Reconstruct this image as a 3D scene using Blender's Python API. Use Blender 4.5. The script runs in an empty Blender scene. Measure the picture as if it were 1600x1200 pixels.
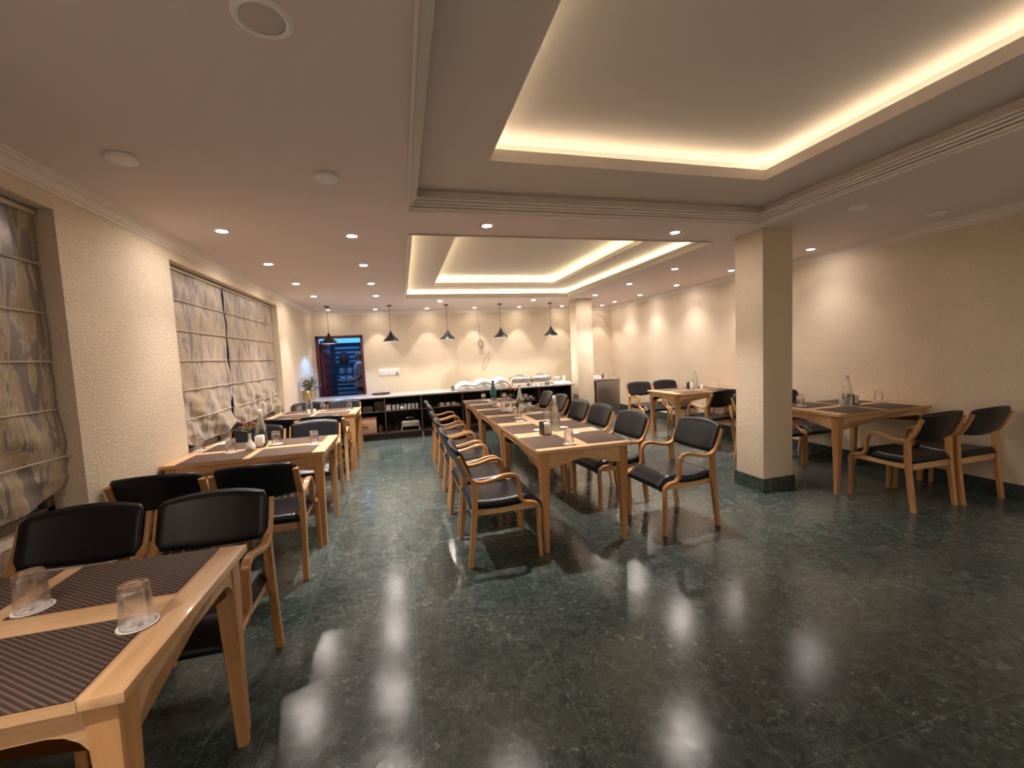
import bpy, bmesh, math, random
from mathutils import Vector, Matrix
random.seed(7)
PI = math.pi
SC = bpy.context.scene
COL = SC.collection

# ------------------------------------------------------------------ camera
CAMH = 1.4299
cam_d = bpy.data.cameras.new('camera')
cam = bpy.data.objects.new('camera', cam_d); COL.objects.link(cam)
cam_d.sensor_fit = 'HORIZONTAL'; cam_d.sensor_width = 36.0
cam_d.lens = 656.2289 / 1600 * 36.0
cam_d.clip_start = 0.02; cam_d.clip_end = 60
r_ = Vector((0.96597635, -0.25441685, -0.04649468))
u_ = Vector((0.06312851, 0.05760654, 0.99634145))
f_ = Vector((0.25080766, 0.96537741, -0.07170752))
cam.matrix_world = Matrix(((r_.x, u_.x, -f_.x, 0), (r_.y, u_.y, -f_.y, 0), (r_.z, u_.z, -f_.z, CAMH), (0, 0, 0, 1)))
SC.camera = cam

# ------------------------------------------------------------------ world, exposure
w = bpy.data.worlds.new('world'); SC.world = w; w.use_nodes = True
w.node_tree.nodes['Background'].inputs[0].default_value = (0.006, 0.010, 0.02, 1)
w.node_tree.nodes['Background'].inputs[1].default_value = 1.0
SC.view_settings.view_transform = 'Standard'; SC.view_settings.look = 'None'
SC.view_settings.exposure = 1.8; SC.view_settings.gamma = 1.0
SC.view_settings.use_curve_mapping = False
SPOT_W = 46.0          # downlights
BACK_W = 6.0          # wall-washing downlights over the counter
LED_1 = 5.2            # cove strips near tray
LED_2 = 9.0            # cove strips far tray
WARM = (1.0, 0.86, 0.80)

# ------------------------------------------------------------------ materials
def mat(name, color=(.8, .8, .8), rough=.5, metal=0., spec=.5, coat=0., emis=None, estr=0.):
    m = bpy.data.materials.new(name); m.use_nodes = True
    b = m.node_tree.nodes['Principled BSDF']
    b.inputs['Base Color'].default_value = (*color, 1)
    b.inputs['Roughness'].default_value = rough
    b.inputs['Metallic'].default_value = metal
    b.inputs['Specular IOR Level'].default_value = spec
    if coat: b.inputs['Coat Weight'].default_value = coat; b.inputs['Coat Roughness'].default_value = .08
    if emis: b.inputs['Emission Color'].default_value = (*emis, 1); b.inputs['Emission Strength'].default_value = estr
    return m
def N(m, t, **kw):
    n = m.node_tree.nodes.new(t)
    for k, v in kw.items():
        if k in n.inputs: n.inputs[k].default_value = v
        else: setattr(n, k, v)
    return n
def L(m, a, b): m.node_tree.links.new(a, b)
def B(m): return m.node_tree.nodes['Principled BSDF']
def coords(m, scale=(1, 1, 1), kind='Object', rot=(0, 0, 0)):
    tc = N(m, 'ShaderNodeTexCoord'); mp = N(m, 'ShaderNodeMapping')
    mp.inputs['Scale'].default_value = scale; mp.inputs['Rotation'].default_value = rot
    L(m, tc.outputs[kind], mp.inputs['Vector']); return mp.outputs['Vector']
def ramp(m, fac, stops):
    r = N(m, 'ShaderNodeValToRGB'); e = r.color_ramp.elements
    while len(e) < len(stops): e.new(.5)
    for i, (p, c) in enumerate(stops): e[i].position = p; e[i].color = (*c, 1) if len(c) == 3 else c
    L(m, fac, r.inputs[0]); return r.outputs['Color']
def bump(m, h, strength=.3, dist=.01):
    b = N(m, 'ShaderNodeBump', Strength=strength, Distance=dist); L(m, h, b.inputs['Height']); L(m, b.outputs[0], B(m).inputs['Normal'])

def plaster(name, color):
    m = mat(name, color, .75, spec=.25)
    v = coords(m, (1, 1, 1.5))
    n = N(m, 'ShaderNodeTexNoise', Scale=58., Detail=3., Roughness=.55, Distortion=.6); L(m, v, n.inputs['Vector'])
    h = ramp(m, n.outputs['Fac'], [(.42, (0, 0, 0)), (.56, (1, 1, 1))])
    bump(m, h, .5, .005)
    n2 = N(m, 'ShaderNodeTexNoise', Scale=2.2, Detail=2.); L(m, v, n2.inputs['Vector'])
    c = ramp(m, n2.outputs['Fac'], [(.3, tuple(x * .94 for x in color)), (.7, color)])
    mx = N(m, 'ShaderNodeMixRGB', blend_type='MULTIPLY'); mx.inputs[0].default_value = .06
    L(m, c, mx.inputs[1]); L(m, h, mx.inputs[2]); L(m, mx.outputs[0], B(m).inputs['Base Color'])
    return m
M_wall = plaster('cream_textured_plaster', (.84, .715, .55))
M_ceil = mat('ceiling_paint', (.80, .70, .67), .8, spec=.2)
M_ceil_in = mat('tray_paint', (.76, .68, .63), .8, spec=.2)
M_trim = mat('moulding_paint', (.86, .79, .72), .6, spec=.3)
M_fix = mat('white_plastic', (.88, .85, .83), .45)

def marble(name, tiles=True, dark=1.0):
    m = mat(name, (.03, .06, .05), .16, spec=.5)
    v = coords(m)
    big = N(m, 'ShaderNodeTexNoise', Scale=.9, Detail=4., Roughness=.6, Distortion=.8); L(m, v, big.inputs['Vector'])
    fine = N(m, 'ShaderNodeTexNoise', Scale=16., Detail=8., Roughness=.72, Distortion=1.2); L(m, v, fine.inputs['Vector'])
    d = dark
    c1 = ramp(m, big.outputs['Fac'], [(.3, (.042 * d, .060 * d, .057 * d)), (.55, (.064 * d, .085 * d, .080 * d)), (.75, (.095 * d, .104 * d, .098 * d))])
    c2 = ramp(m, fine.outputs['Fac'], [(.30, (.35, .42, .42)), (.55, (1, 1, 1)), (.72, (2.0, 2.1, 2.0))])
    mul = N(m, 'ShaderNodeMixRGB', blend_type='MULTIPLY'); mul.inputs[0].default_value = 1; L(m, c1, mul.inputs[1]); L(m, c2, mul.inputs[2])
    # crackle flakes
    nz = N(m, 'ShaderNodeTexNoise', Scale=7., Detail=4.); L(m, v, nz.inputs['Vector'])
    add = N(m, 'ShaderNodeMixRGB', blend_type='ADD'); add.inputs[0].default_value = .35; L(m, v, add.inputs[1]); L(m, nz.outputs['Color'], add.inputs[2])
    vo = N(m, 'ShaderNodeTexVoronoi', feature='DISTANCE_TO_EDGE', Scale=34.); L(m, add.outputs[0], vo.inputs['Vector'])
    crk = ramp(m, vo.outputs['Distance'], [(.0, (1, 1, 1)), (.05, (0, 0, 0))])
    msk = N(m, 'ShaderNodeTexNoise', Scale=1.7, Detail=2.); L(m, v, msk.inputs['Vector'])
    mk = ramp(m, msk.outputs['Fac'], [(.47, (0, 0, 0)), (.62, (.8, .8, .8))])
    cm = N(m, 'ShaderNodeMixRGB', blend_type='MULTIPLY'); cm.inputs[0].default_value = 1; L(m, crk, cm.inputs[1]); L(m, mk, cm.inputs[2])
    a1 = N(m, 'ShaderNodeMixRGB'); L(m, cm.outputs[0], a1.inputs[0]); L(m, mul.outputs[0], a1.inputs[1]); a1.inputs[2].default_value = (.13, .16, .145, 1)
    sp = N(m, 'ShaderNodeTexNoise', Scale=38., Detail=3., Roughness=.6, Distortion=1.0); L(m, v, sp.inputs['Vector'])
    spk = ramp(m, sp.outputs['Fac'], [(.585, (0, 0, 0)), (.67, (.9, .9, .9))])
    sm_ = N(m, 'ShaderNodeTexNoise', Scale=2.6, Detail=3.); L(m, v, sm_.inputs['Vector'])
    smk = ramp(m, sm_.outputs['Fac'], [(.42, (.08, .08, .08)), (.62, (1, 1, 1))])
    spm = N(m, 'ShaderNodeMixRGB', blend_type='MULTIPLY'); spm.inputs[0].default_value = 1; L(m, spk, spm.inputs[1]); L(m, smk, spm.inputs[2])
    a0 = N(m, 'ShaderNodeMixRGB'); L(m, spm.outputs[0], a0.inputs[0]); L(m, a1.outputs[0], a0.inputs[1]); a0.inputs[2].default_value = (.20, .23, .21, 1); a1 = a0
    # long pale veins
    v2 = coords(m, (1.3, .35, 1), rot=(0, 0, .5))
    wv = N(m, 'ShaderNodeTexNoise', Scale=1.1, Detail=3.5, Roughness=.55, Distortion=.15); L(m, v2, wv.inputs['Vector'])
    vein = ramp(m, wv.outputs['Fac'], [(.0, (0, 0, 0)), (.4985, (0, 0, 0)), (.5, (.5, .5, .5)), (.5015, (0, 0, 0))])
    vm = N(m, 'ShaderNodeTexNoise', Scale=1.3, Detail=1.); L(m, v, vm.inputs['Vector'])
    vmk = ramp(m, vm.outputs['Fac'], [(.52, (0, 0, 0)), (.60, (1, 1, 1))])
    vmx = N(m, 'ShaderNodeMixRGB', blend_type='MULTIPLY'); vmx.inputs[0].default_value = 1; L(m, vein, vmx.inputs[1]); L(m, vmk, vmx.inputs[2])
    a2 = N(m, 'ShaderNodeMixRGB'); L(m, vmx.outputs[0], a2.inputs[0]); L(m, a1.outputs[0], a2.inputs[1]); a2.inputs[2].default_value = (.16, .20, .17, 1)
    out = a2.outputs[0]
    if tiles:
        sx = N(m, 'ShaderNodeSeparateXYZ'); L(m, v, sx.inputs[0])
        def line(sock, per, off):
            a = N(m, 'ShaderNodeMath', operation='ADD'); L(m, sock, a.inputs[0]); a.inputs[1].default_value = -off + per * 40
            mo = N(m, 'ShaderNodeMath', operation='MODULO'); L(m, a.outputs[0], mo.inputs[0]); mo.inputs[1].default_value = per
            lt = N(m, 'ShaderNodeMath', operation='LESS_THAN'); L(m, mo.outputs[0], lt.inputs[0]); lt.inputs[1].default_value = .0035
            return lt.outputs[0]
        mx = N(m, 'ShaderNodeMath', operation='MAXIMUM'); L(m, line(sx.outputs[0], .596, -.61), mx.inputs[0]); L(m, line(sx.outputs[1], 1.035, 2.07), mx.inputs[1])
        sc = N(m, 'ShaderNodeMath', operation='MULTIPLY'); L(m, mx.outputs[0], sc.inputs[0]); sc.inputs[1].default_value = .5
        a3 = N(m, 'ShaderNodeMixRGB'); L(m, sc.outputs[0], a3.inputs[0]); L(m, out, a3.inputs[1]); a3.inputs[2].default_value = (.15, .18, .16, 1)
        out = a3.outputs[0]
    L(m, out, B(m).inputs['Base Color'])
    rr = N(m, 'ShaderNodeMapRange'); L(m, fine.outputs['Fac'], rr.inputs[0]); rr.inputs[3].default_value = .10; rr.inputs[4].default_value = .23
    L(m, rr.outputs[0], B(m).inputs['Roughness'])
    bump(m, fine.outputs['Fac'], .13, .003)
    return m
M_floor = marble('green_marble_floor')
M_skirt = marble('green_marble_skirting', False, .8)

def wood(name, c1, c2, axis=2, rough=.33, coat=.25):
    m = mat(name, c1, rough, coat=coat)
    s = [22, 22, 22]; s[axis] = 1.6
    v = coords(m, tuple(s))
    n = N(m, 'ShaderNodeTexNoise', Scale=1., Detail=5., Roughness=.62, Distortion=.5); L(m, v, n.inputs['Vector'])
    s2 = [2.5, 2.5, 2.5]; s2[axis] = .5
    vb = coords(m, tuple(s2)); nb = N(m, 'ShaderNodeTexNoise', Scale=1., Detail=2.); L(m, vb, nb.inputs['Vector'])
    ad = N(m, 'ShaderNodeMath', operation='ADD'); L(m, n.outputs['Fac'], ad.inputs[0]); L(m, nb.outputs['Fac'], ad.inputs[1])
    c = ramp(m, ad.outputs[0], [(.72, c2), (1.0, c1), (1.0, c1)]) if False else None
    hf = N(m, 'ShaderNodeMath', operation='MULTIPLY'); L(m, ad.outputs[0], hf.inputs[0]); hf.inputs[1].default_value = .5
    c = ramp(m, hf.outputs[0], [(.36, c2), (.50, c1), (.66, tuple(min(1, x * 1.18) for x in c1))])
    L(m, c, B(m).inputs['Base Color']); bump(m, n.outputs['Fac'], .06, .002)
    return m
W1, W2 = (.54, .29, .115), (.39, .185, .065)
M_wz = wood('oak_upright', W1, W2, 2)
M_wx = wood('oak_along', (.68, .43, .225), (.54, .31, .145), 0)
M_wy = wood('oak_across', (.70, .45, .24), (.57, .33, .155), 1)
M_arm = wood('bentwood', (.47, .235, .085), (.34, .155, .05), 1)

def leather():
    m = mat('black_leatherette', (.006, .007, .011), .33, spec=.38)
    v = coords(m); n = N(m, 'ShaderNodeTexNoise', Scale=180., Detail=2.); L(m, v, n.inputs['Vector']); bump(m, n.outputs['Fac'], .12, .002)
    return m
M_lea = leather()
def matmat():
    m = mat('brown_woven_vinyl', (.09, .055, .045), .7)
    v = coords(m, (1, 1, 1), rot=(0, 0, .62))
    sx = N(m, 'ShaderNodeSeparateXYZ'); L(m, v, sx.inputs[0])
    wv = N(m, 'ShaderNodeMath', operation='MULTIPLY'); L(m, sx.outputs[1], wv.inputs[0]); wv.inputs[1].default_value = 2 * PI / .0115
    sn = N(m, 'ShaderNodeMath', operation='SINE'); L(m, wv.outputs[0], sn.inputs[0])
    c = ramp(m, sn.outputs[0], [(.0, (.038, .020, .012)), (.35, (.095, .053, .034)), (1., (.135, .078, .050))])
    L(m, c, B(m).inputs['Base Color']); bump(m, sn.outputs[0], .5, .002)
    return m
M_mat = matmat()
def satin():
    m = mat('bark_pattern_satin', (.5, .45, .38), .38, spec=.5)
    v = coords(m, (1, 1.0, .16))
    n = N(m, 'ShaderNodeTexNoise', Scale=11., Detail=5., Roughness=.6, Distortion=1.6); L(m, v, n.inputs['Vector'])
    c = ramp(m, n.outputs['Fac'], [(.36, (.17, .135, .12)), (.46, (.21, .17, .15)), (.49, (.50, .42, .32)), (.53, (.36, .27, .145)), (.62, (.40, .30, .175)), (.70, (.50, .42, .33))])
    L(m, c, B(m).inputs['Base Color'])
    B(m).inputs['Sheen Weight'].default_value = .3
    n2 = N(m, 'ShaderNodeTexNoise', Scale=30., Detail=3.); L(m, v, n2.inputs['Vector']); bump(m, n2.outputs['Fac'], .15, .004)
    return m
M_blind = satin()
M_rod = mat('blind_piping', (.52, .43, .34), .5)
def glassm(name, tint=(.96, .98, .97), rough=0.):
    m = bpy.data.materials.new(name); m.use_nodes = True; nt = m.node_tree; nt.nodes.clear()
    o = nt.nodes.new('ShaderNodeOutputMaterial'); mx = nt.nodes.new('ShaderNodeMixShader')
    t = nt.nodes.new('ShaderNodeBsdfTransparent'); t.inputs[0].default_value = (*tint, 1)
    g = nt.nodes.new('ShaderNodeBsdfGlossy'); g.inputs['Roughness'].default_value = rough
    fr = nt.nodes.new('ShaderNodeLayerWeight'); fr.inputs['Blend'].default_value = .32
    nt.links.new(fr.outputs['Facing'], mx.inputs[0])
    pw = nt.nodes.new('ShaderNodeMath'); pw.operation = 'POWER'; pw.inputs[1].default_value = 1.6
    sc = nt.nodes.new('ShaderNodeMath'); sc.operation = 'MULTIPLY_ADD'; sc.inputs[1].default_value = .6; sc.inputs[2].default_value = .05
    nt.links.new(fr.outputs['Facing'], pw.inputs[0]); nt.links.new(pw.outputs[0], sc.inputs[0]); nt.links.new(sc.outputs[0], mx.inputs[0])
    nt.links.new(t.outputs[0], mx.inputs[1]); nt.links.new(g.outputs[0], mx.inputs[2]); nt.links.new(mx.outputs[0], o.inputs[0])
    return m
def glassreal(name, mixf=.5, tint=(.97, .99, .98)):
    m = bpy.data.materials.new(name); m.use_nodes = True; nt = m.node_tree; nt.nodes.clear()
    o = nt.nodes.new('ShaderNodeOutputMaterial'); mx = nt.nodes.new('ShaderNodeMixShader'); mx.inputs[0].default_value = mixf
    t = nt.nodes.new('ShaderNodeBsdfTransparent'); t.inputs[0].default_value = (*tint, 1)
    g = nt.nodes.new('ShaderNodeBsdfGlass'); g.inputs['IOR'].default_value = 1.5; g.inputs['Roughness'].default_value = 0; g.inputs['Color'].default_value = (*tint, 1)
    nt.links.new(t.outputs[0], mx.inputs[1]); nt.links.new(g.outputs[0], mx.inputs[2]); nt.links.new(mx.outputs[0], o.inputs[0]); return m
M_tumbler = glassreal('tumbler_glass', .42, (1, 1, 1))
M_glass = glassreal('clear_glass', .55); M_shelfglass = mat('shelf_glass', (.75, .78, .76), .12); B(M_shelfglass).inputs['Alpha'].default_value = .2
M_blue = glassm('blue_glass', (.05, .33, .40)); M_brownglass = glassm('brown_glass', (.35, .22, .20))
M_pane = glassm('window_glass', (.7, .75, .8))
M_water = glassreal('water', .4, (.93, .97, .95))
M_white = mat('white_ceramic', (.78, .75, .72), .25)
M_paper = mat('white_paper', (.80, .76, .72), .7)
M_cloth = mat('white_cotton', (.76, .74, .73), .85)
M_steel = mat('brushed_steel', (.62, .60, .58), .28, 1.)
M_steel2 = mat('dark_steel', (.33, .30, .28), .33, 1.)
M_black = mat('black_metal', (.012, .012, .012), .4)
M_inner = mat('lamp_inside_white', (.8, .8, .78), .5)
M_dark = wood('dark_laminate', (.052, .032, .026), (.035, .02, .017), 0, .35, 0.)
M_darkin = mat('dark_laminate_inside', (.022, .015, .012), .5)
M_stone = mat('pale_stone_top', (.36, .34, .33), .22)
M_card = wood('cardboard', (.40, .23, .13), (.36, .20, .11), 0, .8, 0.)
M_gold = mat('brass', (.60, .40, .12), .38, .8)
M_leaf = mat('green_leaf', (.05, .13, .025), .5); M_leaf2 = mat('olive_leaf', (.14, .15, .05), .6)
M_pink = mat('coral_petal', (.85, .33, .26), .5); M_yel = mat('yellow_petal', (.80, .42, .03), .5); M_peach = mat('peach_petal', (.75, .38, .27), .5)
M_cream = mat('cream_petal', (.60, .55, .38), .6); M_mauve = mat('mauve_petal', (.33, .20, .28), .6)
M_red = mat('maroon_door_paint', (.105, .014, .018), .4)
M_switch = mat('switch_white', (.80, .80, .80), .35)
M_blu = mat('blue_slat', (.09, .20, .33), .5); M_bluwall = mat('blue_grey_wall', (.10, .14, .20), .8)
M_dim = mat('dim_floor', (.05, .06, .08), .5)
M_shirt = mat('grey_shirt', (.22, .22, .25), .8); M_skin = mat('skin', (.22, .12, .08), .5); M_hair = mat('black_hair', (.01, .01, .012), .5)
M_trouser = mat('dark_trousers', (.02, .02, .03), .8)
def emi(name, c, s):
    m = bpy.data.materials.new(name); m.use_nodes = True; nt = m.node_tree; nt.nodes.clear()
    o = nt.nodes.new('ShaderNodeOutputMaterial'); e = nt.nodes.new('ShaderNodeEmission')
    e.inputs[0].default_value = (*c, 1); e.inputs[1].default_value = s; nt.links.new(e.outputs[0], o.inputs[0]); return m
M_led1 = emi('led_near', (1.0, .86, .60), LED_1); M_led2 = emi('led_far', (1.0, .92, .56), LED_2)
M_disc = emi('downlight_disc', (1.0, .88, .80), 150.0); M_disc3 = emi('right_row_disc', (1.0, .87, .82), 62.0); M_disc2 = emi('wallwash_disc', (1.0, .88, .76), 34.0)
M_bulb = emi('pendant_bulb', (.85, .92, 1.0), 4.0)
M_sky = emi('dusk_sky_window', (.06, .28, .80), .7)

# ------------------------------------------------------------------ mesh helpers
class MB:
    def __init__(s): s.bm = bmesh.new()
    def box(s, x0, x1, y0, y1, z0, z1, mi=0, bev=0):
        t = bmesh.new()
        v = [t.verts.new(p) for p in ((x0, y0, z0), (x1, y0, z0), (x1, y1, z0), (x0, y1, z0), (x0, y0, z1), (x1, y0, z1), (x1, y1, z1), (x0, y1, z1))]
        for f in ((0, 3, 2, 1), (4, 5, 6, 7), (0, 1, 5, 4), (1, 2, 6, 5), (2, 3, 7, 6), (3, 0, 4, 7)):
            t.faces.new([v[i] for i in f]).material_index = mi
        if bev: bmesh.ops.bevel(t, geom=t.edges[:] , offset=bev, segments=2, affect='EDGES', profile=.5)
        s.merge(t); return s
    def merge(s, t, M=None):
        t.verts.ensure_lookup_table(); mp = {}
        for v in t.verts: mp[v] = s.bm.verts.new(M @ v.co if M else v.co)
        for f in t.faces:
            try:
                nf = s.bm.faces.new([mp[v] for v in f.verts]); nf.material_index = f.material_index; nf.smooth = f.smooth
            except ValueError: pass
        t.free()
    def grid(s, rows, mi=0, closed_u=False, smooth=True, cap=False):
        vs = [[s.bm.verts.new(p) for p in r] for r in rows]
        n = len(vs[0])
        for i in range(len(vs) - 1):
            for j in range(n if closed_u else n - 1):
                k = (j + 1) % n
                try:
                    f = s.bm.faces.new((vs[i][j], vs[i][k], vs[i + 1][k], vs[i + 1][j])); f.material_index = mi; f.smooth = smooth
                except ValueError: pass
        if cap:
            for r, rev in ((vs[0], True), (vs[-1], False)):
                try: f = s.bm.faces.new(r[::-1] if rev else r); f.material_index = mi
                except ValueError: pass
        return s
    def lathe(s, prof, c=(0, 0, 0), n=24, mi=0, smooth=True):
        rows = []
        for (r, z) in prof:
            rows.append([(c[0] + max(r, 1e-5) * math.cos(2 * PI * k / n), c[1] + max(r, 1e-5) * math.sin(2 * PI * k / n), c[2] + z) for k in range(n)])
        s.grid(rows, mi, True, smooth); return s
    def tube(s, pts, rad, n=8, mi=0, cap=True):
        pts = [Vector(p) for p in pts]; rows = []; up = Vector((0, 0, 1))
        for i, p in enumerate(pts):
            d = (pts[min(i + 1, len(pts) - 1)] - pts[max(i - 1, 0)]).normalized()
            a = d.cross(up)
            if a.length < .05: a = d.cross(Vector((1, 0, 0)))
            a.normalize(); b = d.cross(a).normalized()
            R = rad[i] if isinstance(rad, (list, tuple)) else rad
            rows.append([p + a * R * math.cos(2 * PI * k / n) + b * R * math.sin(2 * PI * k / n) for k in range(n)])
        s.grid(rows, mi, True, True, cap); return s
    def sweep(s, path, thick, width, xc, ch=.004, cap=True):
        """ribbon whose centreline lies in the YZ plane at x=xc"""
        rows = []; n = len(path)
        for i in range(n):
            p = Vector(path[i]); a = Vector(path[max(i - 1, 0)]); b = Vector(path[min(i + 1, n - 1)])
            d = (b - a).normalized(); nn = Vector((-d.y, d.x))
            t = (thick[i] if isinstance(thick, (list, tuple)) else thick) / 2; wd = width / 2
            sec = [(-t, -wd + ch), (-t, wd - ch), (-t + ch, wd), (t - ch, wd), (t, wd - ch), (t, -wd + ch), (t - ch, -wd), (-t + ch, -wd)]
            rows.append([(xc + q[1], p.x + nn.x * q[0], p.y + nn.y * q[0]) for q in sec])
        s.grid(rows, 0, True, True, cap); return s
    def loft(s, secs, mi=0, smooth=False):
        s.grid(secs, mi, True, smooth, True); return s
    def build(s, name, mats, parent=None, auto=True, recalc=True):
        if recalc: bmesh.ops.recalc_face_normals(s.bm, faces=s.bm.faces)
        me = bpy.data.meshes.new(name); s.bm.to_mesh(me); s.bm.free()
        for m in (mats if isinstance(mats, (list, tuple)) else [mats]): me.materials.append(m)
        if auto:
            try: me.set_sharp_from_angle(angle=math.radians(38))
            except Exception: pass
        o = bpy.data.objects.new(name, me); COL.objects.link(o)
        if parent: o.parent = parent
        return o
def tag(o, label, cat, group=None):
    o['label'] = label; o['category'] = cat
    if group: o['group'] = group
    return o
def thing(name, loc, label, cat, group=None, rz=0.):
    o = bpy.data.objects.new(name, None); COL.objects.link(o); o.location = loc; o.rotation_euler = (0, 0, rz)
    o.empty_display_size = .1
    return tag(o, label, cat, group)
def struct(o): o['kind'] = 'structure'; return o
def dup(root, loc, rz=0., label=None, group=None):
    r = root.copy(); COL.objects.link(r); r.location = loc; r.rotation_euler = (0, 0, rz)
    if label: r['label'] = label
    if group: r['group'] = group
    for ch in list(root.children):
        c = ch.copy(); COL.objects.link(c); c.parent = r
        for g in ch.children:
            d = g.copy(); COL.objects.link(d); d.parent = c
    return r
def fillet(pts, rad, n=6):
    out = [Vector(pts[0])]
    for i in range(1, len(pts) - 1):
        p, a, b = Vector(pts[i]), Vector(pts[i - 1]), Vector(pts[i + 1])
        R = rad[i] if isinstance(rad, (list, tuple)) else rad
        da, db = (a - p), (b - p)
        t = min(R, da.length * .48, db.length * .48)
        s0, s1 = p + da.normalized() * t, p + db.normalized() * t
        for k in range(n + 1):
            u = k / n; out.append((1 - u) ** 2 * s0 + 2 * u * (1 - u) * p + u * u * s1)
    out.append(Vector(pts[-1])); return out

# ------------------------------------------------------------------ room
XL, XR, Y0, Y1, H = -1.713, 4.95, -4.4, 9.303, 2.4618
struct(MB().box(XL - .3, XR + .3, Y0 - .2, Y1 + .15, -.12, 0).build('floor', M_floor))
struct(MB().box(XR, XR + .2, Y0 - .2, Y1 + .2, 0, 3.1).build('wall_right', M_wall))
struct(MB().box(XL - .2, XR + .2, Y0 - .2, Y0, 0, 3.1).build('wall_front', M_wall))
DX0, DX1, DZ = -1.665, -.755, 1.965
b = MB(); b.box(XL - .2, DX0, Y1, Y1 + .15, 0, 3.1); b.box(DX1, XR + .2, Y1, Y1 + .15, 0, 3.1); b.box(DX0, DX1, Y1, Y1 + .15, DZ, 3.1)
struct(b.build('wall_back', M_wall))
# left wall with two recesses
WA = (1.35, 2.79, .68, 2.295); WB = (3.925, 6.86, .68, 2.295)
b = MB(); xo = XL - .2
ys = [Y0 - .2, WA[0], WA[1], WB[0], WB[1], Y1 + .2]
for i in range(5):
    if i in (1, 3):
        q = WA if i == 1 else WB
        b.box(xo, XL, ys[i], ys[i + 1], 0, q[2]); b.box(xo, XL, ys[i], ys[i + 1], q[3], 3.1)
    else: b.box(xo, XL, ys[i], ys[i + 1], 0, 3.1)
struct(b.build('wall_left', M_wall))
M_frame = mat('window_frame_paint', (.16, .11, .08), .5)
for k, q in enumerate((WA, WB)):
    b = MB(); x0, x1 = xo + .01, xo + .05
    b.box(x0, x1, q[0], q[0] + .05, q[2], q[3]); b.box(x0, x1, q[1] - .05, q[1], q[2], q[3])
    b.box(x0, x1, q[0], q[1], q[2], q[2] + .05); b.box(x0, x1, q[0], q[1], q[3] - .05, q[3])
    n = 3 if k else 2
    for j in range(1, n):
        yy = q[0] + (q[1] - q[0]) * j / n; b.box(x0, x1, yy - .025, yy + .025, q[2], q[3])
    wo = struct(b.build('window_%d' % (k + 1), M_frame))
    g = MB().box(xo + .022, xo + .030, q[0] + .04, q[1] - .04, q[2] + .04, q[3] - .04).build('glass_pane', M_pane, wo)
# ceiling with trays
T1 = (.125, 3.10, -1.3, 3.065); T2 = (.13, 3.10, 3.67, 7.47)
DZ1 = .13      # level-one rise
b = MB(); TH = .004
xs = [XL - .2, .125, 3.10, XR + .2]
def slab(x0, x1, y0, y1, z0, z1, mi=0): b.box(x0, x1, y0, y1, z0, z1, mi)
zt = H + .05
slab(XL - .2, T1[0], Y0 - .2, Y1 + .2, H, zt); slab(T1[1], XR + .2, Y0 - .2, Y1 + .2, H, zt)
slab(T1[0], T1[1], Y0 - .2, T1[2], H, zt); slab(T1[0], T1[1], T1[3], T2[2], H, zt); slab(T1[0], T1[1], T2[3], Y1 + .2, H, zt)
# upper box walls above slab, so light cannot leak
def tray(T, inner, rec0, rise, lip, top, rec1):
    x0, x1, y0, y1 = T; a0, a1, c0, c1 = inner
    z1 = H + rise
    X0, X1, Yy0, Yy1 = x0 - rec0, x1 + rec0, y0 - rec0, y1 + rec0
    # vertical walls of level one
    for bx in ((X0 - .03, X0, Yy0 - .03, Yy1 + .03), (X1, X1 + .03, Yy0 - .03, Yy1 + .03), (X0, X1, Yy0 - .03, Yy0), (X0, X1, Yy1, Yy1 + .03)):
        slab(*bx, zt - .04 if rec0 else H + .01, z1 + .012, 1)
    # level one ring
    slab(X0, a0, Yy0, Yy1, z1, z1 + .02, 1); slab(a1, X1, Yy0, Yy1, z1, z1 + .02, 1); slab(a0, a1, Yy0, c0, z1, z1 + .02, 1); slab(a0, a1, c1, Yy1, z1, z1 + .02, 1)
    # inner lip
    t = .018
    g = .002
    for bx in ((a0 - t, a0 + g, c0 - t, c1 + t), (a1 - g, a1 + t, c0 - t, c1 + t), (a0, a1, c0 - t, c0 + g), (a0, a1, c1 - g, c1 + t)):
        slab(*bx, z1 - .001, z1 + lip, 1)
    # top recess
    R = rec1; z2 = H + top
    for bx in ((a0 - R - .03, a0 - R, c0 - R, c1 + R), (a1 + R, a1 + R + .03, c0 - R, c1 + R), (a0 - R - .03, a1 + R + .03, c0 - R - .03, c0 - R), (a0 - R - .03, a1 + R + .03, c1 + R, c1 + R + .03)):
        slab(*bx, z1 + .006, z2 + .012, 1)
    slab(a0 - R - .03, a1 + R + .03, c0 - R - .03, c1 + R + .03, z2, z2 + .02, 1)
I1 = (.585, 2.615, -.85, 2.545); I2 = (.585, 2.66, 4.12, 7.02)
tray(T1, I1, 0.0, DZ1, .07, .31, .16)
tray(T2, I2, .13, DZ1, .055, .29, .14)
# outer lip of the far tray
t = .018
g = .002
for bx in ((T2[0] - t, T2[0] + g, T2[2] - t, T2[3] + t), (T2[1] - g, T2[1] + t, T2[2] - t, T2[3] + t), (T2[0], T2[1], T2[2] - t, T2[2] + g), (T2[0], T2[1], T2[3] - g, T2[3] + t)):
    slab(*bx, H - .001, H + .065, 1)
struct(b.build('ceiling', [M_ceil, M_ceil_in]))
struct(MB().box(XL - .3, XR + .3, Y0 - .3, Y1 + .3, 3.1, 3.2).build('ceiling', M_ceil))
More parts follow.
